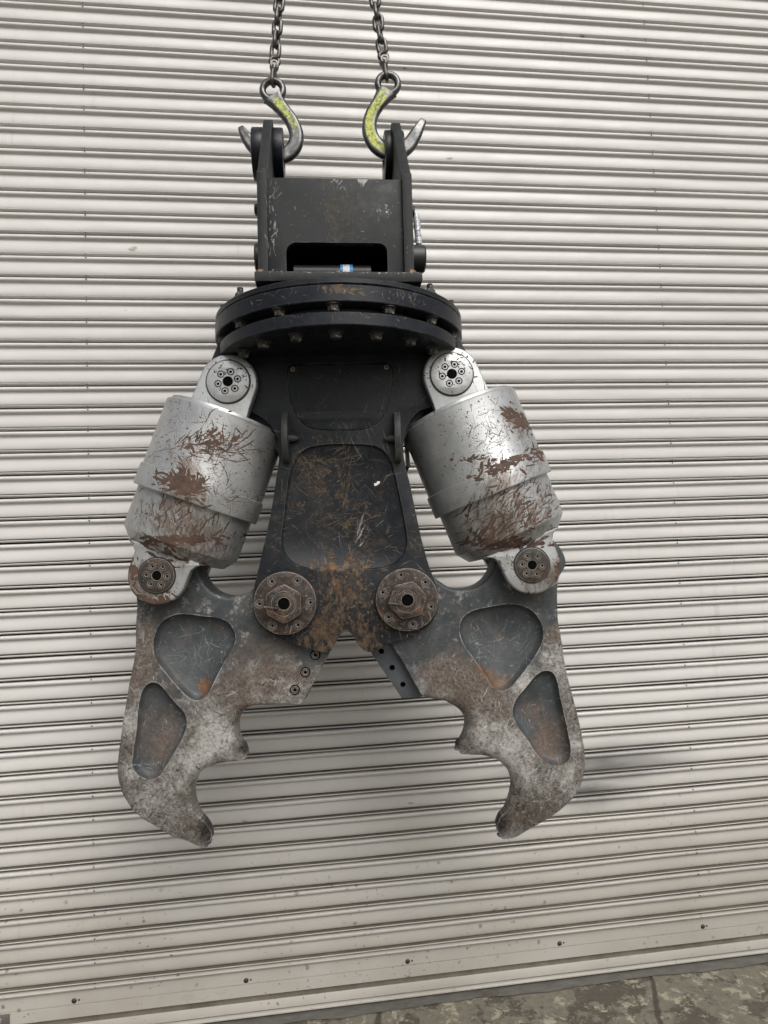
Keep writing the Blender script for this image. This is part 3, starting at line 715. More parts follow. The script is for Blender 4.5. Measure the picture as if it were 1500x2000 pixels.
# ================================================================== MATERIALS of the tool
L = lambda px, py, y=-.085: U(px, py, y)
def B(px, py, r, w, y=-.085): x, z = U(px, py, y); return (x, z, r*1.86/F, w)
M_BOX = mat_black('box_black_paint', (0.0105, 0.0125, 0.0135), .5, -.08, [], dust=.38, white=.6, ochre=((0.050, 0.042, 0.033), (0.105, 0.094, 0.072)))
M_RING = mat_black('ring_black_paint', (0.009, 0.011, 0.016), .30, -.04, [B(660, 575, 40, .14, -.35), B(800, 590, 60, .06, -.35)], dust=.2)
M_BODY = mat_black('body_black_paint', (0.010, 0.0125, 0.016), .42, -.06,
                   [B(675, 1000, 120, .15), B(610, 930, 70, .15), B(720, 950, 60, .08), B(660, 1080, 120, .12), B(675, 1170, 120, .10), B(545, 1010, 60, .12), B(815, 1060, 50, .14), B(510, 1130, 40, .1)],
                   orange=[B(645, 1103, 34, .24), B(690, 1092, 26, .18)], scr=.68,
                   mottle=[B(675, 1185, 110, .10), B(640, 1255, 60, .10), B(715, 1255, 50, .10), B(590, 1240, 60, .05), B(670, 1135, 50, .05)])
M_CORE = mat_plain('shaded_black_core', (0.010, 0.011, 0.012), .6)
jb = [B(270, 1260, 70, .20), B(300, 1440, 200, .16), B(420, 1420, 120, .20), B(330, 1560, 180, .20), B(560, 1340, 100, .16), B(480, 1330, 90, .14), B(250, 1380, 70, .15)]
jd = [B(385, 1270, 95, .30), B(360, 1320, 40, .15), B(310, 1390, 55, .26), B(480, 1200, 110, .20), B(340, 1175, 110, .20), B(570, 1245, 80, .16)]
M_JAWL = mat_jaw('left_jaw_worn_steel', jb, [B(400, 1340, 26, .35), B(400, 1250, 22, .15), B(310, 1470, 45, .22)], jd, [B(402, 1642, 34, 1.2), B(482, 1468, 22, 1.2)],
    brown=[B(270, 1250, 55, .25), B(465, 1340, 80, .20), B(560, 1330, 60, .22), B(345, 1560, 45, .16), B(520, 1260, 60, .10), B(400, 1590, 30, .22), B(262, 1320, 30, .15)],
    light=[B(400, 1470, 60, .20), B(365, 1520, 40, .18), B(248, 1420, 34, .20), B(300, 1560, 60, .10), B(425, 1430, 60, .12), B(570, 1365, 40, .12), B(330, 1330, 22, .1), B(255, 1500, 30, .15)])
jb = [B(1100, 1260, 60, .22), B(1060, 1300, 90, .1), B(1060, 1430, 190, .14), B(950, 1410, 130, .20), B(1040, 1560, 180, .20), B(860, 1340, 100, .17), B(1125, 1420, 90, .22)]
jd = [B(985, 1250, 100, .30), B(960, 1320, 40, .1), B(1060, 1380, 40, .20), B(870, 1200, 120, .22), B(1030, 1180, 120, .14)]
M_JAWR = mat_jaw('right_jaw_worn_steel', jb, [B(950, 1310, 30, .32), B(980, 1340, 30, .25), B(930, 1240, 26, .24), B(1080, 1460, 55, .20), B(1020, 1590, 50, .12)], jd, [B(980, 1630, 32, 1.2), B(891, 1459, 22, 1.2)],
    brown=[B(900, 1320, 70, .22), B(960, 1380, 60, .16), B(850, 1320, 40, .15), B(1060, 1585, 55, .16), B(1010, 1605, 40, .24), B(1088, 1250, 34, .15), B(990, 1400, 50, .1)],
    light=[B(1000, 1450, 50, .20), B(985, 1500, 40, .16), B(1112, 1330, 26, .15), B(1128, 1460, 26, .22), B(1050, 1530, 70, .12), B(1030, 1340, 30, .18), B(940, 1440, 40, .14), B(1085, 1290, 30, .12), B(1120, 1530, 30, .14)])
M_PKT = mat_jaw('jaw_pocket_paint', [], [B(398, 1350, 30, .32), B(420, 1232, 18, .26), B(310, 1470, 60, .20), B(950, 1320, 30, .28), B(985, 1338, 34, .26), B(925, 1240, 26, .26), B(1082, 1460, 60, .22), B(1060, 1400, 40, .16), B(310, 1390, 30, .14)], [B(650, 1350, 900, .12)], [], brown=[B(310, 1450, 70, .20), B(1085, 1450, 70, .22), B(1050, 1390, 30, .12), B(985, 1335, 34, .15)], pk=True)
M_CYL = mat_silver('left_cylinder_silver_paint', .35, [B(375, 955, 55, .20), B(410, 900, 60, .09), B(440, 875, 40, .06), B(345, 885, 50, .06), B(395, 1030, 80, .11), B(320, 1040, 90, .11), B(410, 1075, 60, .10)], -.02)
M_CYR = mat_silver('right_cylinder_silver_paint', -.38, [B(1010, 835, 42, .17), B(975, 825, 24, .08), B(1035, 900, 45, .09), B(955, 930, 50, .14), B(905, 910, 34, .08), B(985, 1010, 100, .15), B(955, 1050, 70, .09), B(1060, 1000, 60, .06)], -.025)
M_EARU = mat_silver('upper_ear_silver_paint', 0, [B(446, 800, 40, .0)], -.06)
M_EARL = mat_silver('lower_ear_worn_silver_paint', 0, [B(290, 1150, 60, .22), B(350, 1080, 60, .14), B(265, 1110, 30, .1), B(1060, 1150, 60, .20), B(1090, 1110, 40, .16), B(990, 1100, 30, .06)], -.02)
M_PINU = mat_silver('pin_cap_silver', 0, [B(446, 746, 60, .05), B(882, 731, 60, .06)], -.04)
M_PINL = mat_rusty('rusted_pin_cap', (0.07, 0.045, 0.033), (0.026, 0.02, 0.017), pb=.7)
M_HUB = mat_rusty('rusted_hub_steel', pb=.6)
M_NUT = mat_rusty('rusted_nut_steel', (0.085, 0.055, 0.041), (0.034, 0.024, 0.020), pb=.3, me=.35)
M_HEX = mat_black('bolt_head_black', (0.032, 0.032, 0.032), .45, .06, scr=.7, dust=.7)
M_SCR = mat_rusty('oxidised_socket_screw', (0.05, 0.042, 0.036), (0.022, 0.02, 0.019), (0.22, .2, .18), pb=.5)
M_HOLE = mat_plain('black_hole_shade', (0.003, 0.003, 0.003), .9); M_HOLE.node_tree.nodes['Principled BSDF'].inputs['Specular IOR Level'].default_value = .05  # near-black that paints shade into bores, sockets and screw gaps
M_BLADE = mat_plain('blue_grey_blade_steel', (0.105, 0.113, 0.128), .42, .4, 30, .25, .55)
M_TIP = mat_rusty('hardfaced_tip', (0.05, 0.042, 0.04), (0.022, 0.021, 0.023), (0.5, .5, .5), pb=.35, me=.6)
M_WELD = mat_rusty('corner_weld', (0.17, 0.11, 0.07), (0.09, 0.055, 0.035), (0.5, .4, .28), pb=.2, me=.4)
M_RUBBER = mat_plain('black_rubber', (0.014, 0.014, 0.015), .45)
M_LUG = mat_black('lifting_lug_paint', (0.036, 0.038, 0.038), .5, .04, [], dust=.9)

root = empty('hydraulic_crusher', RM)
tag(root, 'black hydraulic demolition crusher with two silver cylinders and open worn jaws hanging from chains', 'crusher')

# shared fasteners ---------------------------------------------------
def hexhead(r=.0150, h=.013):
    mb = MB(); mb.lathe([(r*1.3, 0), (r*1.3, .002), (r*1.1, .0026)], 20)
    vs = []; fs = []
    for (rr_, z) in ((r, .0026), (r, h*.8), (r*.86, h)):
        for k in range(6): vs.append((rr_*cos(pi/3*k), rr_*sin(pi/3*k), z))
    for i in range(2):
        for k in range(6): fs.append((i*6+k, i*6+(k+1) % 6, i*6+6+(k+1) % 6, i*6+6+k))
    fs.append(tuple(range(12, 18))); mb.add(vs, fs); return mb
def capscrew(r, h=.006, sock=.45):
    """socket-head screw, axis -y, head front at y=0"""
    mb = MB(); seg = 24; vs = []; fs = []
    hexr = lambda a: r*sock*cos(pi/6)/cos((a % (pi/3))-pi/6)
    lv = [('c', r*.96, h), ('c', r, .0), ('c', r*.9, -.0009), ('h', 1.0, -.0009), ('h', .97, h*.75)]
    lv = [('c', r, h), ('c', r, .0008), ('c', r*.93, 0), ('h', 1.0, 0), ('h', .95, h*.8)]
    for (t, rr_, y) in lv:
        for k in range(seg):
            a = 2*pi*k/seg; q = rr_ if t == 'c' else hexr(a)*rr_; vs.append((q*cos(a), y, q*sin(a)))
    for i in range(len(lv)-1):
        for k in range(seg): k2 = (k+1) % seg; fs.append((i*seg+k, i*seg+k2, (i+1)*seg+k2, (i+1)*seg+k))
    fs.append(tuple(range((len(lv)-1)*seg, len(lv)*seg))); mb.add(vs, fs); return mb
def screws(parent, pts, r, y, mat, name='socket_screw', h=.006, sock=.5):
    first = None
    for k, (x, z) in enumerate(pts):
        mw = Matrix.Translation((x, y, z)) @ Matrix.Rotation(random.uniform(0, 1), 4, 'Y')
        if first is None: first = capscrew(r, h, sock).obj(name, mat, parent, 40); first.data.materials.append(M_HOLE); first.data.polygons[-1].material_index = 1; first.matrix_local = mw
        else: share(name, first, parent, mw)
    return first

# ---- turntable -----------------------------------------------------
ax, _ = U(663, 620, 0)
def zf(py, y, px=660): return U(px, py, y)[1]
R1 = .352; R2 = .341
z_tb = zf(588.5, -R1)                 # lower edge of the upper flange (front)
th1 = .030; th0 = .026
z_lb = zf(634.5, -R2); z_lt = zf(607, -R2)
print('ring z', z_tb, z_lt, z_lb)
turn = empty('turntable', Matrix.Translation((ax, 0, 0)), root)
def disc(name, r, z0, z1, bv=.003, mat=M_RING, seg=128, ri=None):
    mb = MB(); mb.lathe([(r*.2, z0), (r-bv*2, z0), (r-bv*.6, z0+bv*.3), (r, z0+bv), (r, z1-bv), (r-bv*.6, z1-bv*.3), (r-bv*2, z1), (r*.2, z1)], seg)
    return mb.obj(name, mat, turn, 30)
disc('upper_flange', R1, z_tb, z_tb+.0435)
disc('top_flange', R1-.001, z_tb+.0445, z_tb+.0615)
disc('bearing_ring', R1-.042, z_lt-.001, z_tb, mat=M_CORE)
disc('lower_flange', R2, z_lb, z_lt)
hb = hexhead(.0150, .017)
first = None
zt_top = z_tb+.0615
studm = None
for k in range(15):
    a = -pi/2+2*pi*k/15+radians(-.5)
    mw = Matrix.Translation(((R1-.022)*cos(a), (R1-.022)*sin(a), z_tb)) @ Matrix.Rotation(pi, 4, 'X') @ Matrix.Rotation(random.random(), 4, 'Z')
    if first is None: first = hb.obj('hex_bolt', M_HEX, turn, 30); first.matrix_local = mw
    else: share('hex_bolt', first, turn, mw)
    if k in (0, 1, 14): continue
    if studm is None:
        s_ = hexhead(.0135, .014); s_.lathe([(.0080, .013), (.0080, .027), (.006, .0285)], 16); studm = s_.obj('stud_nut', M_HEX, turn, 30)
        studm.matrix_local = Matrix.Translation(((R1-.022)*cos(a), (R1-.022)*sin(a), zt_top))
    else: share('stud_nut', studm, turn, Matrix.Translation(((R1-.022)*cos(a), (R1-.022)*sin(a), zt_top)) @ Matrix.Rotation(random.random(), 4, 'Z'))
for k in range(18):
    a = -pi/2+2*pi*k/18
    mw = Matrix.Translation(((R2-.048)*cos(a), (R2-.048)*sin(a), z_lb)) @ Matrix.Rotation(pi, 4, 'X') @ Matrix.Rotation(random.random(), 4, 'Z')
    if abs((R2-.048)*sin(a)) < .10 : continue
    share('hex_bolt', first, turn, mw)

# ---- mounting box --------------------------------------------------
BL_ = Matrix.Translation((ax, 0, 0)) @ Matrix.Rotation(BYAW, 4, 'Z')
box = empty('mounting_box', BL_, root)
UX = U; U = makeU(RM @ BL_)
ybf = -.298
zp_b = zf(549.5, ybf); zp_t = zf(530, ybf)
print('base', zp_b-zt_top)
xl, _ = U(497, 540, ybf); xr, _ = U(825, 540, ybf)
plate('base_plate', [(xl, ybf), (xr, ybf), (xr, .28), (xl, .28)], zp_b, zp_t, M_BOX, box, bev=.003, fn=lambda a, b, d: (a, b, d))
mb = MB(); mb.lathe([(.2, zt_top+.0005), (.27, zt_top+.0005), (.27, max(zp_b, zt_top+.001)-.0003), (.2, max(zp_b, zt_top+.001)-.0003)], 64, lambda a, b, c: (a, b, c)); mb.obj('spacer_ring', M_CORE, box, 30)
yfp = -.258
x0, _ = U(523, 450, yfp); x1, _ = U(789, 450, yfp)
zt = zf(349, yfp)
sx0, sz0 = U(559.5, 529, yfp); sx1, sz1 = U(756, 475, yfp)
slot = [(sx0, zp_t+.004), (sx1, zp_t+.004)]
for k in range(7):
    a = pi/2*k/6; slot.append((sx1-.022+.022*cos(a), sz1-.022+.022*sin(a)))
for k in range(7):
    a = pi/2+pi/2*k/6; slot.append((sx0+.026+.026*cos(a), sz1-.026+.026*sin(a)))
plate('front_panel', [(x0, zp_t), (x1, zp_t), (x1, zt), (x0, zt)], yfp, yfp+.018, M_BOX, box, holes=[slot], bev=.0012)
plate('back_panel', [(x0, zp_t), (x1, zp_t), (x1, zt), (x0, zt)], .24, .258, M_BOX, box, holes=[[(sx0-.01, sz1-.028), (sx0+.045, sz1-.028), (sx0+.045, sz1+.03), (sx0-.01, sz1+.03)]], bev=.0012)
zc = zf(338, -.27)
ztp = zf(246, -.02); zbo = zf(306, 0)
for side in (-1, 1):
    if side < 0: xo, xi = U(503, 450, -.27)[0], U(523, 450, -.27)[0]
    else: xo, xi = U(807, 450, -.27)[0], U(788, 450, -.27)[0]
    prof = [(-.272, zp_t, .002, 's'), (-.272, zc, .002, 's'), (-.250, zc+.018, .002, 's'), (-.062, ztp-.016, .002, 's'), (-.045, ztp-.003, .002), (-.02, ztp, .002), (.02, ztp, .002), (.045, ztp-.003, .002), (.062, ztp-.016, .002, 's'), (.250, zc+.018, .002, 's'), (.272, zc, .002, 's'), (.272, zp_t, .002, 's')]
    P = spline(prof, step=.02); bore = circ(0, zbo, .034, 28)
    sp_ = plate('side_plate', P, xo, xi, M_BOX, box, holes=[bore], fn=lambda a, b, d: (d, a, b))
    for (e0, e1) in ((xo+side*(.036 if side < 0 else .010), xo), (xi, xi-side*(.028 if side < 0 else .020))):
        plate('pin_boss', circ(0, zbo, .072, 40), e0, e1, M_RING, sp_, holes=[bore], bev=.003, fn=lambda a, b, d: (d, a, b))
    # bolt head high and round cap low on the outer face
    bx = xo
    mb = MB(); zz = zf(412, -.20)
    mb.lathe([(.0145, 0), (.0145, .012), (.012, .014), (.006, .014)], 6 if side < 0 else 20, lambda a, b, c: (bx+side*c, -.20+a, zz+b)); mb.obj('side_bolt', M_RING, sp_, 30)
    mb = MB(); zz2 = zf(505, -.16); e = .018 if side < 0 else .044
    mb.lathe([(.036, 0), (.036, e-.004), (.033, e), (.020, e), (.018, e-.004)], 36, lambda a, b, c: (bx+side*c, -.16+a, zz2+b)); mb.obj('swivel_cap', M_RUBBER, sp_, 30)
    cx, cz = U(508 if side < 0 else 805, 531, -.285)
    bm = bmesh.new(); bmesh.ops.create_icosphere(bm, subdivisions=2, radius=.011)
    for v in bm.verts: v.co = v.co*(1+random.uniform(-.18, .18)); v.co.y *= .7
    bm.verts.index_update(); vs = [(v.co.x+cx, v.co.y-.278, v.co.z+cz) for v in bm.verts]; fs = [tuple(v.index for v in f.verts) for f in bm.faces]; bm.free()
    mesh_obj('weld_bead', vs, fs, M_WELD, box, 60)
# taped hose end on the right
n = NB('silver_tape_wrap'); c = n.mix(n.ramp(n.noise(n.mapp(n.tc, sc=(1, 1, 3)), 40, 4), .40, .6), (0.62, 0.66, 0.68), (0.30, 0.31, 0.32))
M_TAPE = n.set(col=c, ro=.32, me=.25, no=n.bump(n.noise(n.mapp(n.tc, rot=(0, .5, 0), sc=(1, 1, 5)), 50, 3), .8, .003))
p = [U(x, y, -.16) for (x, y) in ((812, 419), (813.5, 430), (815, 440), (815, 452), (817, 462), (818, 478))]
mb = MB(); mb.tube([(a, -.16, b) for a, b in p], [.0085, .0095, .0092, .0085, .009, .0085], 14); mb.obj('taped_hose_end', M_TAPE, box)
# machinery inside the slot
mb = MB(); cz = (zp_t+sz1)/2
cxm, _ = U(655, 505, 0)
mb.lathe([(.030, -.16), (.045, -.155), (.045, -.03), (.034, -.028), (.034, 0), (.045, .002), (.045, .12)], 32, lambda a, b, c: (cxm+c, -.01+a, zp_t+.05+b)); mb.obj('swivel_motor', M_RUBBER, box, 30)
mb = MB(); mb.box(x0, x1, yfp+.018, .24, sz1+.030, sz1+.042); mb.obj('inner_plate', M_CORE, box, smooth=False)
mb = MB(); mb.box(x0+.05, x1, .0, .012, zp_t, sz1+.030); mb.obj('inner_bulkhead', M_CORE, box, smooth=False)
n = NB('blue_white_hose_label'); sx = n.n('ShaderNodeSeparateXYZ'); n.put(sx.inputs[0], n.tc)
lx0, lz0 = U(665, 528, -.24); lx1, _ = U(690, 528, -.24)
f_ = n.ramp(sx.outputs[0], lx0, lx1)
c = n.mix(n.math('MULTIPLY', n.math('GREATER_THAN', f_, .22), n.math('LESS_THAN', f_, .74)), (0.03, 0.22, 0.48), (0.62, 0.60, 0.60))
c = n.mix(n.math('MULTIPLY', n.ramp(n.noise(n.tc, 90, 3), .55, .6), n.math('COMPARE', f_, .42, .12)), c, (0.4, 0.08, 0.07))
M_LAB = n.set(col=c, ro=.5)
mb = MB(); mb.lathe([(.022, 0), (.022, lx1-lx0)], 24, lambda a, b, c: (lx0+c, -.200+a, zp_t+.036+b)); mb.obj('hose_label', M_LAB, box, 30)
mb = MB(); mb.lathe([(.021, 0), (.021, .20)], 24, lambda a, b, c: (lx0-.12+c, -.198+a, zp_t+.036+b)); mb.obj('hydraulic_hose', M_RUBBER, box, 30)
for (px, w_) in ((659, .0135), (735, .009)):
    cx, _ = U(px, 525, -.225); h2 = hexhead(w_, .026 if px == 659 else .014); o = h2.obj('hex_bolt', M_HEX, box, 30); o.matrix_local = Matrix.Translation((cx, -.236, zp_t))
cx, _ = U(592, 490, .05)
mb = MB(); mb.box(cx-.03, cx+.022, .10, .12, sz1-.06, sz1+.01); mb.obj('bracket', M_HEX, box, smooth=False)

U = UX
# ---- body ----------------------------------------------------------
YB = -.085; TB = .030
def PX(lst, y=YB, bv=.003):
    out = []
    for q in lst:
        x, z = U(q[0], q[1], y if len(q) < 4 or q[3] is None else q[3])
        out.append((x, z, q[2] if len(q) > 2 and not isinstance(q[2], str) and q[2] is not None else bv) + (('s',) if 's' in q else ()))
    return out
body_px = [(430, 662, .002, None, 's'), (412, 705), (404, 740), (412, 780), (440, 803), (468, 803), (490, 805), (512, 817), (531, 835), (543, 864), (545, 895), (539, 935), (531, 989), (518, 1052), (506, 1105), (497, 1142), (493, 1180), (501, 1210), (520, 1233), (553, 1250),
           (595, 1265), (622, 1273), (638, 1275), (647, 1270), (657, 1253), (666, 1238), (673, 1234), (682, 1234), (688, 1240), (697, 1255), (710, 1270), (720, 1274), (732, 1271), (760, 1258), (817, 1237), (840, 1220), (853, 1197), (857, 1170), (853, 1145), (838, 1105), (825.5, 1061),
           (813, 1005), (800, 942), (789.5, 898), (788, 867), (792.6, 842), (803.6, 820), (819, 804), (844, 795), (880, 792), (915, 770), (926, 735), (915, 700), (898, 660, .002, None, 's')]
bout = spline(PX(body_px), step=.010)
pock = spline(PX([(618, 870), (680, 867), (738, 873), (760, 893), (772, 929), (781.6, 973), (791, 1020), (796, 1058), (790, 1083), (775, 1099), (753, 1108), (713, 1113), (660, 1114), (606, 1112), (575, 1102), (556, 1083), (549, 1058), (553, 1020), (559, 973), (564, 933), (575, 901), (593.5, 879)]), step=.008)
covpx = [(574, 711), (570, 712), (563, 716), (560.5, 726), (564, 763), (571, 797), (581, 816), (600, 834), (625, 840), (665, 841), (706, 839.5), (735, 829), (753, 807), (763, 776), (768, 741), (767, 722), (763, 713), (756, 710), (665, 710)]
cov = spline(PX(covpx), step=.008)
body = plate('body', bout, YB, YB+TB, M_BODY, root, pockets=[(pock, .009, .006), (cov, .006, .0008)])
plate('rear_plate', bout, -YB-TB, -YB, M_BODY, body)
cvo = plate('access_cover', inset(cov, .0022), YB+.0004, YB+.0058, M_BODY, body, bev=.0008,
            pockets=[(circ(*U(px, py, YB), .0082, 20), .0035, .0005) for (px, py) in ((571.6, 721), (755, 717), (586, 811), (666, 832), (744.6, 806))])
screws(body, [U(px, py, YB) for (px, py) in ((586, 811), (666, 832), (744.6, 806))], .0068, YB+.0012, M_HEX, h=.004)
screws(body, [U(px, py, YB) for (px, py) in ((571.6, 721), (755, 717))], .0068, YB+.0012, mat_rusty('orange_rusted_screw', (0.22, .09, .03), (.11, .05, .02), (.3, .15, .06), pb=0), h=.004)
# core between the plates (box section), drawn at its own depth
core = [(445, 655), (425, 690), (440, 790), (470, 808), (505, 835), (540, 880), (550, 940), (540, 1000), (528, 1060), (540, 1100), (600, 1112), (740, 1112), (800, 1100), (815, 1060), (803, 1000), (790, 940), (780, 880), (800, 835), (830, 800), (870, 790), (905, 690), (890, 655)]
cp_ = [U(a, b, YB) for a, b in core]
plate('core_box', cp_, YB+TB, -YB-TB, M_CORE, body, bev=.001)
# lifting lugs
for (px, w_) in ((556, 1), (775, -1)):
    xc, zt_ = U(px, 800, YB-.03); _, zb_ = U(px, 905, YB); zm = (zt_+zb_)/2
    hz = (zt_-zb_)/2
    P = [(YB+.001, zm+hz), (YB-.018, zm+hz*.97), (YB-.036, zm+hz*.72), (YB-.050, zm+hz*.32), (YB-.053, zm), (YB-.050, zm-hz*.32), (YB-.036, zm-hz*.72), (YB-.018, zm-hz*.97), (YB+.001, zm-hz)]
    P = spline([(a, b, .002) for a, b in P], step=.012)
    lug = plate('lifting_lug', P, xc-.0085, xc+.0085, M_LUG, body, holes=[circ(YB-.024, zm, .0155, 20)], fn=lambda a, b, d: (d, a, b))
    mb = MB(); mb.lathe([(.011, 0), (.010, .012), (.007, .022), (.001, .030)], 14, lambda a, b, c: (xc+w_*(.007+c), YB-.010+a*.8, zm-.004+b)); mb.obj('lug_gusset', M_LUG, lug, 60)
# little chip of white paint and chalk-like marks
M_WHT = mat_plain('white_paint_fleck', (0.75, .75, .73), .6)
fx, fz = U(737, 945, YB+.0085)
mesh_obj('paint_fleck', [(fx-.008, YB+.0086, fz-.006), (fx-.001, YB+.0086, fz-.004), (fx+.006, YB+.0086, fz+.001), (fx+.008, YB+.0086, fz+.006), (fx+.001, YB+.0086, fz+.008), (fx-.002, YB+.0086, fz+.003), (fx-.009, YB+.0086, fz+.001)], [tuple(range(7))], M_WHT, body, smooth=False)
# coil guarded hose behind right edge
hx, hz_ = U(793, 858, .03); hx2, hz2 = U(797, 912, .03)
mb = MB(); pts = []
for i in range(260):
    t = i/259; a = t*2*pi*22; pts.append((hx+(hx2-hx)*t+.006*cos(a), .03+.006*sin(a), hz_+(hz2-hz_)*t))
mb.tube(pts, .0013, 5); mb.obj('hose_spring', mat_plain('zinc_spring', (.45, .44, .42), .4, .6), body)
mb = MB(); mb.tube([(hx, .03, hz_+.05), (hx, .03, hz_), (hx2, .03, hz2), (hx2-.03, .03, hz2-.06)], .0045, 8); mb.obj('grease_hose', M_RUBBER, body)

# ---- pivot hubs ----------------------------------------------------
def hub(px, py, ph, nut_ph):
    cx, cz = U(px, py, YB-.016); h = empty('pivot_hub', Matrix.Identity(4), root)
    sc = [(cx+.0683*cos(radians(ph+60*k)), cz+.0683*sin(radians(ph+60*k))) for k in range(6)]
    r = 62*(1.95+YB-.016)/F*.985
    pk = [(circ(x, z, .0108, 20), .007, .0006) for x, z in sc]
    fl = plate('hub_flange', circ(cx, cz, r, 72), YB-.018, YB, M_HUB, h, pockets=pk, bev=.003)
    screws(h, sc, .0088, YB-.018+.0022, M_SCR, h=.0048)
    # nut: hexagon trimmed by circle
    P = []; 
    for k in range(72):
        a = 2*pi*k/72; ra = .0495*cos(pi/6)/cos(((a-radians(nut_ph)) % (pi/3))-pi/6); ra = min(ra*1.09, .0515)
        P.append((cx+ra*cos(a), cz+ra*sin(a)))
    mb = plate('locking_nut', P, YB-.044, YB-.018, M_NUT, h, pockets=[(circ(cx, cz, .0315, 40), .010, .0006)], bev=.0035)
    mb2 = plate('pin_end', circ(cx, cz, .0298, 40), YB-.041, YB-.034, M_HUB, h, bev=.002, pockets=[(circ(cx, cz, .0165, 28), .006, .001)])
    mb = MB(); mb.lathe([(.0160, 0), (.0160, .003), (.009, .004), (.004, .006)], 24, lambda a, b, c: (cx+a, YB-.0352-c*.3, cz+b)); mb.obj('bore_shade_disc', M_HOLE, h)  # black disc in place of the dark depth of the bore
    # keeper key
    P = [(cx-.052, cz-.008), (cx-.018, cz-.013), (cx-.017, cz-.009), (cx-.052, cz-.004)]
    plate('keeper_pin', [( -(a-cx)*0+a, b) for a, b in P], YB-.0475, YB-.0435, M_SCR, h, bev=.0008)
    return cx, cz
HL = hub(556.5, 1178, 0, 30); HR = hub(795, 1171, -18, 12)

# ---- cylinders -----------------------------------------------------
def cylinder(pu, pl, mat, sgn):
    h = empty('hydraulic_cylinder', Matrix.Identity(4), root)
    YE = -.122
    ux, uz = U(pu[0], pu[1], YE); lx, lz = U(pl[0], pl[1], YE)
    d = Vector((lx-ux, 0, lz-uz)); Ln = d.length; d.normalize(); q = Vector((d.z, 0, -d.x))     # q in-plane perpendicular
    def fn(a, b, c): p = Vector((ux, 0, uz))+d*c+q*a+Vector((0, 1, 0))*b; return tuple(p)
    s = Ln/.553
    mb = MB(); mb.lathe([(.148, .082*s), (.150, .0755*s), (.161, .0765*s), (.163, .084*s), (.170, .0865*s), (.1725, .090*s), (.1725, .2755*s), (.1735, .279*s)], 96, fn)
    barrel = mb.obj('outer_sleeve', mat, h, 25)
    mb = MB(); mb.lathe([(.1742, .2785*s), (.1775, .281*s), (.1782, .284*s), (.1782, .339*s), (.1765, .342*s), (.166, .342*s)], 96, fn, cap=False); mb.obj('sleeve_band', mat, h, 25)
    mb = MB(); mb.lathe([(.150, .330*s), (.1635, .331*s), (.1635, .452*s), (.162, .460*s), (.137, .4905*s), (.120, .494*s)], 96, fn); mb.obj('barrel', mat, h, 25)
    def P2(a, c): p = Vector((ux, 0, uz))+d*c+q*a; return (p.x, p.z)
    # upper ears: straight sides + round top, flaring slightly at the cylinder
    def ear(c0, top, r, near, mat_, flare):
        P = []
        A = 1 if top else -1
        for k in range(25):
            a = pi*k/24; P.append(P2(r*cos(a), c0-A*r*sin(a)) + (.006,))
        P.append(P2(-r, c0+A*near*.62)+(.003,)); P.append(P2(-r-flare*.35, c0+A*near*.85)+(.003,)); P.append(P2(-r-flare, c0+A*near)+(.003,))
        P.append(P2(r+flare, c0+A*near)+(.003,)); P.append(P2(r+flare*.35, c0+A*near*.85)+(.003,)); P.append(P2(r, c0+A*near*.62)+(.003,))
        for (y0, y1) in ((YE, YE+.034), (-YE-.034, -YE)):
            plate('clevis_ear', P, y0, y1, mat_, h, bev=.004, rnd=3)
    ear(0, True, .0775, .082*s, M_EARU, .004); ear(Ln, False, .0785, Ln-.487*s, M_EARL, .03)
    for (c0, r, rb, rs, hr, mt, off, up) in ((0, .0575, .0270, .0098, .0140, M_PINU, 13, True), (Ln, .0465, .0272, .0086, .0130, M_PINL, -5, False)):
        cx, cz = P2(0, c0)
        pk = [(cx+rb*cos(radians(off+60*k)), cz+rb*sin(radians(off+60*k))) for k in range(6)]
        mb = MB(); mb.lathe([(r+.0035, 0), (r+.0035, .0022)], 48, lambda a, b, c: (cx+a, YE-c+.0005, cz+b)); mb.obj('seal_ring', M_RUBBER, h, 30)
        cap = plate('pin_cap', circ(cx, cz, r, 64), YE-.0075 if up else YE-.005, YE+.002, mt, h, bev=.002, pockets=[(circ(x, z, rs, 20), .004, .0004) for x, z in pk] + [(circ(cx, cz, hr, 24), .007, .001)])
        yf = YE-.0075 if up else YE-.005
        sd_ = None
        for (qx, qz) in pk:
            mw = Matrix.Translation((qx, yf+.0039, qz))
            if sd_ is None: mb = MB(); mb.lathe([(rs-.0001, 0), (rs-.0001, .0006)], 20, lambda a, b, c: (a, -c, b)); sd_ = mb.obj('counterbore_shade_disc', M_HOLE, h, 30); sd_.matrix_local = mw  # black disc, shade painted at the bottom of each counterbore
            else: share('counterbore_shade_disc', sd_, h, mw)
        screws(h, pk, rs*.76, yf+.0004, M_PINU if up else M_SCR, h=.0030, sock=.58)
        ho = None
        mb = MB(); mb.lathe([(hr*.97, 0), (hr*.97, .0012), (hr*.5, .0022), (hr*.2, .003)], 20, lambda a, b, c: (cx+a, yf+.0030-c*.3, cz+b)); mb.obj('bore_shade_disc', M_HOLE, h)  # black disc standing in for the shade inside the pin bore
    # pins through the ears
    for c0, r in ((0, .045), (Ln, .04)):
        cx, cz = P2(0, c0); mb = MB(); mb.lathe([(r, -.12), (r, .12)], 32, lambda a, b, c: (cx+a, c, cz+b)); mb.obj('pin', M_CORE, h, 30)
    return h
cylinder((446, 746), (307, 1124), M_CYL, -1)
cylinder((882, 731.5), (1038.6, 1103.5), M_CYR, 1)

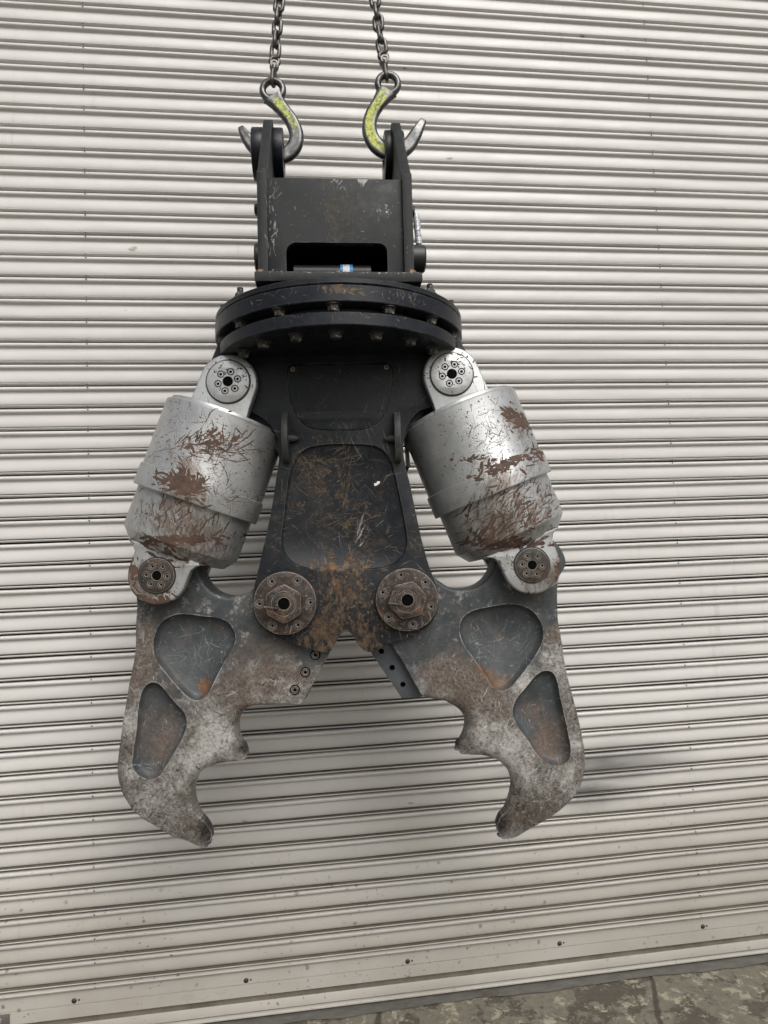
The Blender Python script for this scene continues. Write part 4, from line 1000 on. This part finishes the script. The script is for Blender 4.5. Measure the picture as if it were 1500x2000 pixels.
# ---- jaws ----------------------------------------------------------
HJ = .052
def taper(xx, zz, tp):
    f = 1.0
    for (tx, ty, r, mn) in tp:
        x, z = U(tx, ty, 0); t = min(1, math.hypot(xx-x, zz-z)/r); t = t*t*(3-2*t); f = min(f, mn+(1-mn)*t)
    return f
def jaw(px, mat, pk, tp, name='jaw'):
    P = []
    for q in px:
        t = q[2]; y, bv = {'o': (-HJ+.004, .005), 'i': (.022, .026), 'm': (0, .010), 't': (0, .006), 'e': (-HJ, .003)}[t]
        x, z = U(q[0], q[1], 0); f = taper(x, z, tp)
        x, z = U(q[0], q[1], y*f); P.append((x, z, bv*max(.35, f))+(('s',) if 's' in q[3:] else ()))
    P = spline(P, step=.009)
    pks = [(spline(PX(k, -HJ), step=.008), .024, .015) for k in pk]
    o = plate(name, P, -HJ, HJ, mat, root, pockets=pks, rnd=4, ang=50, pmat=M_PKT, grid=.016)
    from mathutils import noise as mn_
    for v in o.data.vertices:
        w = .0016*mn_.noise(v.co*9)+.0010*mn_.noise(v.co*28)
        v.co.y = v.co.y*taper(v.co.x, v.co.z, tp) + (w if abs(v.co.y) > .049 else 0)
        if abs(v.co.y) < .05: e = mn_.noise(v.co*40)*.0010; v.co.x += e; v.co.z += mn_.noise(v.co*37)*.0010
    return o
jl = [(262, 1120, 'm'), (267, 1165, 'o'), (266, 1220, 'o'), (264, 1276, 'o'), (252, 1341, 'o'), (241, 1407, 'o'), (233, 1465, 'o'), (230, 1492, 'o'), (231, 1518, 'o'), (239, 1547, 'o'), (259, 1580, 'o'), (280, 1599, 'o'), (308, 1616, 'o'), (341, 1635, 'o'), (367, 1643.5, 'o'),
      (397, 1654, 't', 's'), (407, 1651, 't', 's'), (417, 1630, 't', 's'), (415, 1619, 't'), (406, 1604, 't'), (393, 1583, 'i'), (383.5, 1560, 'i'), (382.5, 1534, 'i'), (393, 1505, 'i'), (412.5, 1488, 'i'), (432, 1481, 'i'), (452, 1477, 'i'), (471, 1480, 't'), (482, 1477, 't', 's'), (485, 1467, 't', 's'), (479.5, 1455, 't'), (471, 1436, 'i'), (468, 1416.5, 'i'), (471, 1397, 'i'),
      (481, 1382, 'i'), (497.5, 1372, 'm'), (520, 1370, 'm'), (556, 1376, 'o'), (586, 1377, 'e', 's'), (592, 1371, 'e'), (608.6, 1341, 'e'), (628, 1305, 'e'), (643, 1279, 'e', 's'), (640, 1240, 'm'), (622, 1190, 'm'), (600, 1130, 'm'), (560, 1108, 'm'), (520, 1125, 'm'), (497, 1150, 'm'), (471, 1162, 'm'), (455, 1164, 'm'), (435, 1160, 'm'), (419, 1151, 'm'),
      (404, 1133, 'm'), (396, 1112, 'm'), (380, 1080, 'm'), (345, 1062, 'm'), (305, 1062, 'm'), (275, 1085, 'm')]
p1 = [(341, 1201), (367, 1199.5), (393, 1203), (426, 1207), (445, 1215), (456, 1230), (460, 1247), (455, 1265), (439, 1291), (419, 1330), (406, 1356), (396, 1365), (383, 1368.5), (368, 1362), (347, 1342), (324, 1314), (305, 1289), (299.5, 1265), (303, 1240), (317, 1214)]
p2 = [(295, 1333), (311, 1336), (322, 1348), (341, 1371), (360, 1393), (365, 1410), (360, 1433), (341, 1469), (321, 1501), (308, 1518), (292, 1523), (272, 1515), (260, 1498), (260, 1472), (267, 1423), (272, 1374), (280, 1345)]
JL = jaw(jl, M_JAWL, [p1, p2], [(405, 1645, .20, .22), (484, 1472, .06, .22)])
jr = [(1096, 1100, 'm'), (1091, 1130, 'o'), (1088, 1160, 'o'), (1090, 1213, 'o'), (1097, 1253, 'o'), (1103, 1297, 'o'), (1113, 1340, 'o'), (1127, 1393, 'o'), (1137, 1440, 'o'), (1142, 1473, 'o'), (1140, 1513, 'o'), (1127, 1547, 'o'), (1107, 1570, 'o'), (1073, 1597, 'o'), (1053, 1609, 'o'), (1027, 1623, 'o'),
      (1000, 1633, 't'), (980, 1636, 't', 's'), (971, 1622, 't', 's'), (968, 1608, 't', 's'), (974, 1592, 't'), (983, 1578, 'i'), (993, 1553, 'i'), (997, 1530, 'i'), (993, 1507, 'i'), (980, 1487, 'i'), (960, 1471, 'i'), (933, 1464, 'i'), (917, 1466, 't'), (899, 1469, 't', 's'), (889, 1460, 't', 's'), (890, 1450, 't'), (897, 1441, 'i'), (905, 1422, 'i'), (906, 1403, 'i'), (897, 1383, 'i'), (880, 1369, 'i'),
      (860, 1361, 'm'), (840, 1358, 'm'), (823, 1357, 'e', 's'), (807, 1330, 'e'), (787, 1293, 'e'), (760, 1252, 'e', 's'), (735, 1215, 'm'), (735, 1160, 'm'), (760, 1115, 'm'), (795, 1102, 'm'), (830, 1115, 'm'), (857, 1136, 'm'), (877, 1147, 'm'), (900, 1149, 'm'), (923, 1145, 'm'), (941, 1134, 'm'), (955, 1115, 'm'), (962, 1095, 'm'), (978, 1065, 'm'), (1010, 1047, 'm'), (1050, 1047, 'm'), (1082, 1065, 'm')]
q1 = [(993, 1180), (1020, 1183), (1043, 1196), (1057, 1218), (1061, 1240), (1053, 1267), (1033, 1298), (1010, 1328), (997, 1343), (980, 1350), (963, 1342), (947, 1317), (926, 1287), (905, 1257), (898, 1233), (902, 1210), (919, 1195), (953, 1186)]
q2 = [(1063, 1310), (1079, 1313), (1088, 1330), (1093, 1357), (1101, 1392), (1109, 1430), (1115, 1463), (1111, 1484), (1093, 1495), (1070, 1491), (1050, 1475), (1032, 1447), (1010, 1417), (1001, 1390), (1007, 1368), (1027, 1343), (1048, 1318)]
JR = jaw(jr, M_JAWR, [q1, q2], [(976, 1630, .20, .22), (889, 1461, .06, .22)])
# screws in the left jaw holding its blade
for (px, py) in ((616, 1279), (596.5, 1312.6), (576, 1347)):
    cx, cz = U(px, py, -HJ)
    mb = MB(); mb.lathe([(.0140, 0), (.0140, .0014), (.0118, .0016)], 24, lambda a, b, c: (cx+a, -HJ-c, cz+b)); mb.obj('screw_gap_shade', M_HOLE, JL, 30)  # black disc drawn as the shaded gap around the screw head
    screws(JL, [(cx, cz)], .0108, -HJ-.0042, M_SCR, 'blade_screw', h=.004)
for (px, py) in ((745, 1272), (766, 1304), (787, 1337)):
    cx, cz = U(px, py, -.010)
    mb = MB(); mb.lathe([(.0082, 0), (.0082, .012)], 16, lambda a, b, c: (cx+a, .004+c, cz+b)); mb.obj('blade_hole_shade', M_HOLE, JR, 30)  # black plug added to give the open blade hole its shade
bl = [U(a, b, -.010) for a, b in ((716, 1262), (745, 1245), (772, 1256), (800, 1310), (830, 1357), (823, 1361), (785, 1364))]
plate('cutter_blade', bl, -.010, .022, M_BLADE, JR, bev=.002, holes=[circ(*U(a, b, -.010), .0078, 18) for a, b in ((745, 1272), (766, 1304), (787, 1337))])
bl = [U(a, b, .012) for a, b in ((640, 1262), (646, 1268), (600, 1360), (586, 1377), (560, 1360))]
plate('cutter_blade', bl, .006, .036, M_BLADE, JL, bev=.002)
# rough hardfaced tips
def nub(par, px, py, y, sx, sz, ang, sy=.016):
    cx, cz = U(px, py, y); bm = bmesh.new(); bmesh.ops.create_cube(bm, size=2); bmesh.ops.bevel(bm, geom=bm.edges[:], offset=.55, segments=3, affect='EDGES')
    for v in bm.verts:
        v.co *= 1+random.uniform(-.05, .05); x, yy, z = v.co.x*sx, v.co.y*sy, v.co.z*sz
        v.co = Vector((cx+x*cos(ang)-z*sin(ang), y+yy, cz+x*sin(ang)+z*cos(ang)))
    bm.verts.index_update(); vs = [v.co.copy() for v in bm.verts]; fs = [tuple(v.index for v in f.verts) for f in bm.faces]; bm.free()
    mesh_obj('tooth_tip', vs, fs, M_TIP, par, 60)
nub(JL, 408, 1643, -.006, .009, .007, .6, .008); nub(JL, 482, 1471, -.004, .006, .006, .3, .008)
nub(JR, 977, 1630, -.006, .009, .006, -.2, .008); nub(JR, 891, 1461, -.004, .006, .006, .3, .008)

# ================================================================== chains and hooks
n = NB('dark_chain_steel')
c = n.mix(n.ramp(n.noise(n.tc, 60, 5, .7), .4, .65), (0.055, 0.052, 0.050), (0.15, 0.145, 0.135))
c = n.mix(n.ramp(n.noise(n.tc, 25, 3), .6, .72, 0, .4), c, (0.09, 0.06, 0.04))
M_CH = n.set(col=c, ro=.36, me=.75, no=n.bump(n.noise(n.tc, 150, 4), .4, .001))
def mat_hook(name, lst):
    n = NB(name)
    c = n.mix(n.ramp(n.noise(n.tc, 40, 5, .7), .35, .65), (0.05, 0.05, 0.05), (0.15, 0.15, 0.148))
    at = n.n('ShaderNodeAttribute'); at.attribute_name = 'paint'
    k = n.ramp(n.math('ADD', n.math('MULTIPLY', at.outputs['Fac'], 1.0), n.noise(n.tc, 38, 8, .8)), 1.10, 1.17)
    yl = n.mix(n.ramp(n.noise(n.tc, 120, 4), .4, .6), (0.46, 0.50, 0.05), (0.22, 0.25, 0.045))
    yl = n.mix(n.ramp(n.noise(n.tc, 60, 6, .75), .55, .62), yl, (0.07, 0.075, 0.03))
    c = n.mix(k, c, yl)
    return n.set(col=c, ro=n.mixf(k, .3, .5), me=n.mixf(k, .8, 0), no=n.bump(n.noise(n.tc, 150, 4), .35, .001))
M_HOOK = mat_hook('hook_steel_with_yellow_paint', [])

def hook(parent, eye, path, widths, paint):
    """hook lying in the picture-parallel plane of the tool; path points in px"""
    Yh = 0.0
    pts = [U(a, b, Yh) for a, b in path]; C_ = spline([(p[0], p[1], w*.5*1.95/F) for p, w in zip(pts, widths)], closed=False, step=.004)
    wl = [w*.5*1.95/F for w in widths]
    pl = spline([(p[0], p[1], v) for p, v in zip(pts, paint)], closed=False, step=.004)
    C_[-1] = (C_[-1][0], C_[-1][1], wl[-1])
    vs = []; fs = []; col = []; seg = 20
    for i, (x, z, w) in enumerate(C_):
        a = Vector(C_[max(0, i-1)][:2]); b = Vector(C_[min(len(C_)-1, i+1)][:2]); t = (b-a).normalized(); nn = Vector((-t.y, t.x))
        for k in range(seg):
            an = 2*pi*k/seg; ca, sa = cos(an), sin(an)
            u_ = math.copysign(abs(ca)**.8, ca)*w; v_ = sa*min(w*.9, .0150)
            if abs(ca) < .55: v_ *= .80
            vs.append((x+nn.x*u_, Yh+v_, z+nn.y*u_)); col.append(pl[i][2]*max(0, min(1, (-sa-.45)/.5)))
    n_ = len(C_)
    for i in range(n_-1):
        for k in range(seg): k2 = (k+1) % seg; fs.append((i*seg+k, i*seg+k2, (i+1)*seg+k2, (i+1)*seg+k))
    fs.append(tuple(range(seg))); fs.append(tuple(range((n_-1)*seg, n_*seg)))
    # eye
    ex, ez = U(*eye, Yh); b0 = len(vs); R_, r_ = .0300, .0100
    for i in range(40):
        A = 2*pi*i/40
        for k in range(12):
            an = 2*pi*k/12; rr_ = R_+r_*cos(an); vs.append((ex+rr_*cos(A), Yh+.0115*sin(an), ez+rr_*sin(A)))
            col.append(.50 if sin(an) < -.6 else 0)
    for i in range(40):
        for k in range(12): i2 = (i+1) % 40; k2 = (k+1) % 12; fs.append((b0+i*12+k, b0+i*12+k2, b0+i2*12+k2, b0+i2*12+k))
    o = mesh_obj('hook', vs, fs, M_HOOK, parent, 60)
    at = o.data.attributes.new('paint', 'FLOAT', 'POINT')
    for i, c_ in enumerate(col): at.data[i].value = c_
    return (ex, ez)

def link_mesh(Lk=.058, Wd=.036, r=.0062):
    pts = []; h = Lk/2-Wd/2; R_ = Wd/2-r
    for k in range(12): a = pi*k/11; pts.append((R_*cos(a), 0, h+R_*sin(a)))
    for k in range(12): a = pi+pi*k/11; pts.append((R_*cos(a), 0, -h+R_*sin(a)))
    mb = MB(); mb.tube(pts, r, 10, closed=True); return mb
def sling(label, eye, path, widths, paint, chain_px, conn_px, tilt):
    top = RM @ Vector((*(lambda p: (p[0], 0, p[1]))(U(*eye, 0)),))
    s = empty('chain_sling', RM); tag(s, label, 'chain sling')
    ex, ez = hook(s, eye, path, widths, paint)
    first = None; P0 = Vector((U(*chain_px[0], 0)[0], 0, U(*chain_px[0], 0)[1])); P1 = Vector((U(*chain_px[1], 0)[0], 0, U(*chain_px[1], 0)[1]))
    d = (P1-P0).normalized(); pitch = .0365; nl = 34
    ang = atan2(d.x, d.z)
    def place(t, rot, name='link', ob=None):
        p = P0+d*t; mw = Matrix.Translation(p) @ Matrix.Rotation(ang, 4, 'Y') @ Matrix.Rotation(rot, 4, 'Z')
        return mw
    lk = link_mesh(); lo = lk.obj('link', M_CH, s, 60); lo.matrix_local = place(0, radians(82))
    # connector between hook link and chain: two forged halves with a pin boss
    t1 = pitch*1.15
    mb = MB()
    pts = []; 
    for k in range(9): a = -.15*pi+1.3*pi*k/8; pts.append((.0125*cos(a), 0, .012+.0125*sin(a)))
    mb.tube(pts, .0062, 10); pts = []
    for k in range(9): a = -.15*pi+1.3*pi*k/8; pts.append((0, .0125*cos(a), -.016-.0125*sin(a)))
    mb.tube(pts, .0062, 10)
    mb.lathe([(.0125, -.012), (.0135, -.009), (.0135, .009), (.0125, .012)], 20, lambda a, b, c: (a, c, b-.002))
    mb.lathe([(.0075, .0115), (.0075, .0145), (.0062, .0145), (.0062, .0120)], 16, lambda a, b, c: (a, -c, b-.002), cap=False)
    co = mb.obj('connector', M_CH, s, 50); co.matrix_local = place(t1-.004, radians(10))
    for i in range(nl):
        t = t1+pitch*.55+pitch*(i+.55)
        mw = place(t, radians(78 if i % 2 else -12)+random.uniform(-.15, .15)) @ Matrix.Rotation(random.uniform(-.08, .08), 4, 'Y')
        share('link', lo, s, mw)
    return s
sling('left chain with yellow flecked eye hook whose tip points outward to the left', (533, 177),
      [(534, 190), (541, 200), (550, 212), (561, 225), (572, 242), (579, 264), (576, 284), (563, 300), (541, 307), (516, 303), (497, 289), (484, 273), (475, 258), (470, 249)],
      [46, 35, 29, 28, 28, 29, 31, 32, 31, 30, 27, 24, 18, 11], [.55, .66, .70, .68, .66, .6, .50, .45, .45, .3, .2, .2, 0, 0], [(534, 152), (546, 0)], None, 0)
sling('right chain with yellow painted eye hook whose tip points outward to the right', (757.5, 165),
      [(756, 178), (748, 190), (739, 203), (729, 219), (722, 240), (723, 262), (735, 284), (757, 298), (780, 297), (798, 284), (811, 264), (820, 248), (827, 235)],
      [46, 35, 29, 28, 29, 31, 33, 33, 32, 30, 26, 20, 12], [.55, .7, .74, .74, .72, .70, .68, .6, .4, .4, .3, 0, 0], [(753.5, 142), (732, 0)], None, 0)
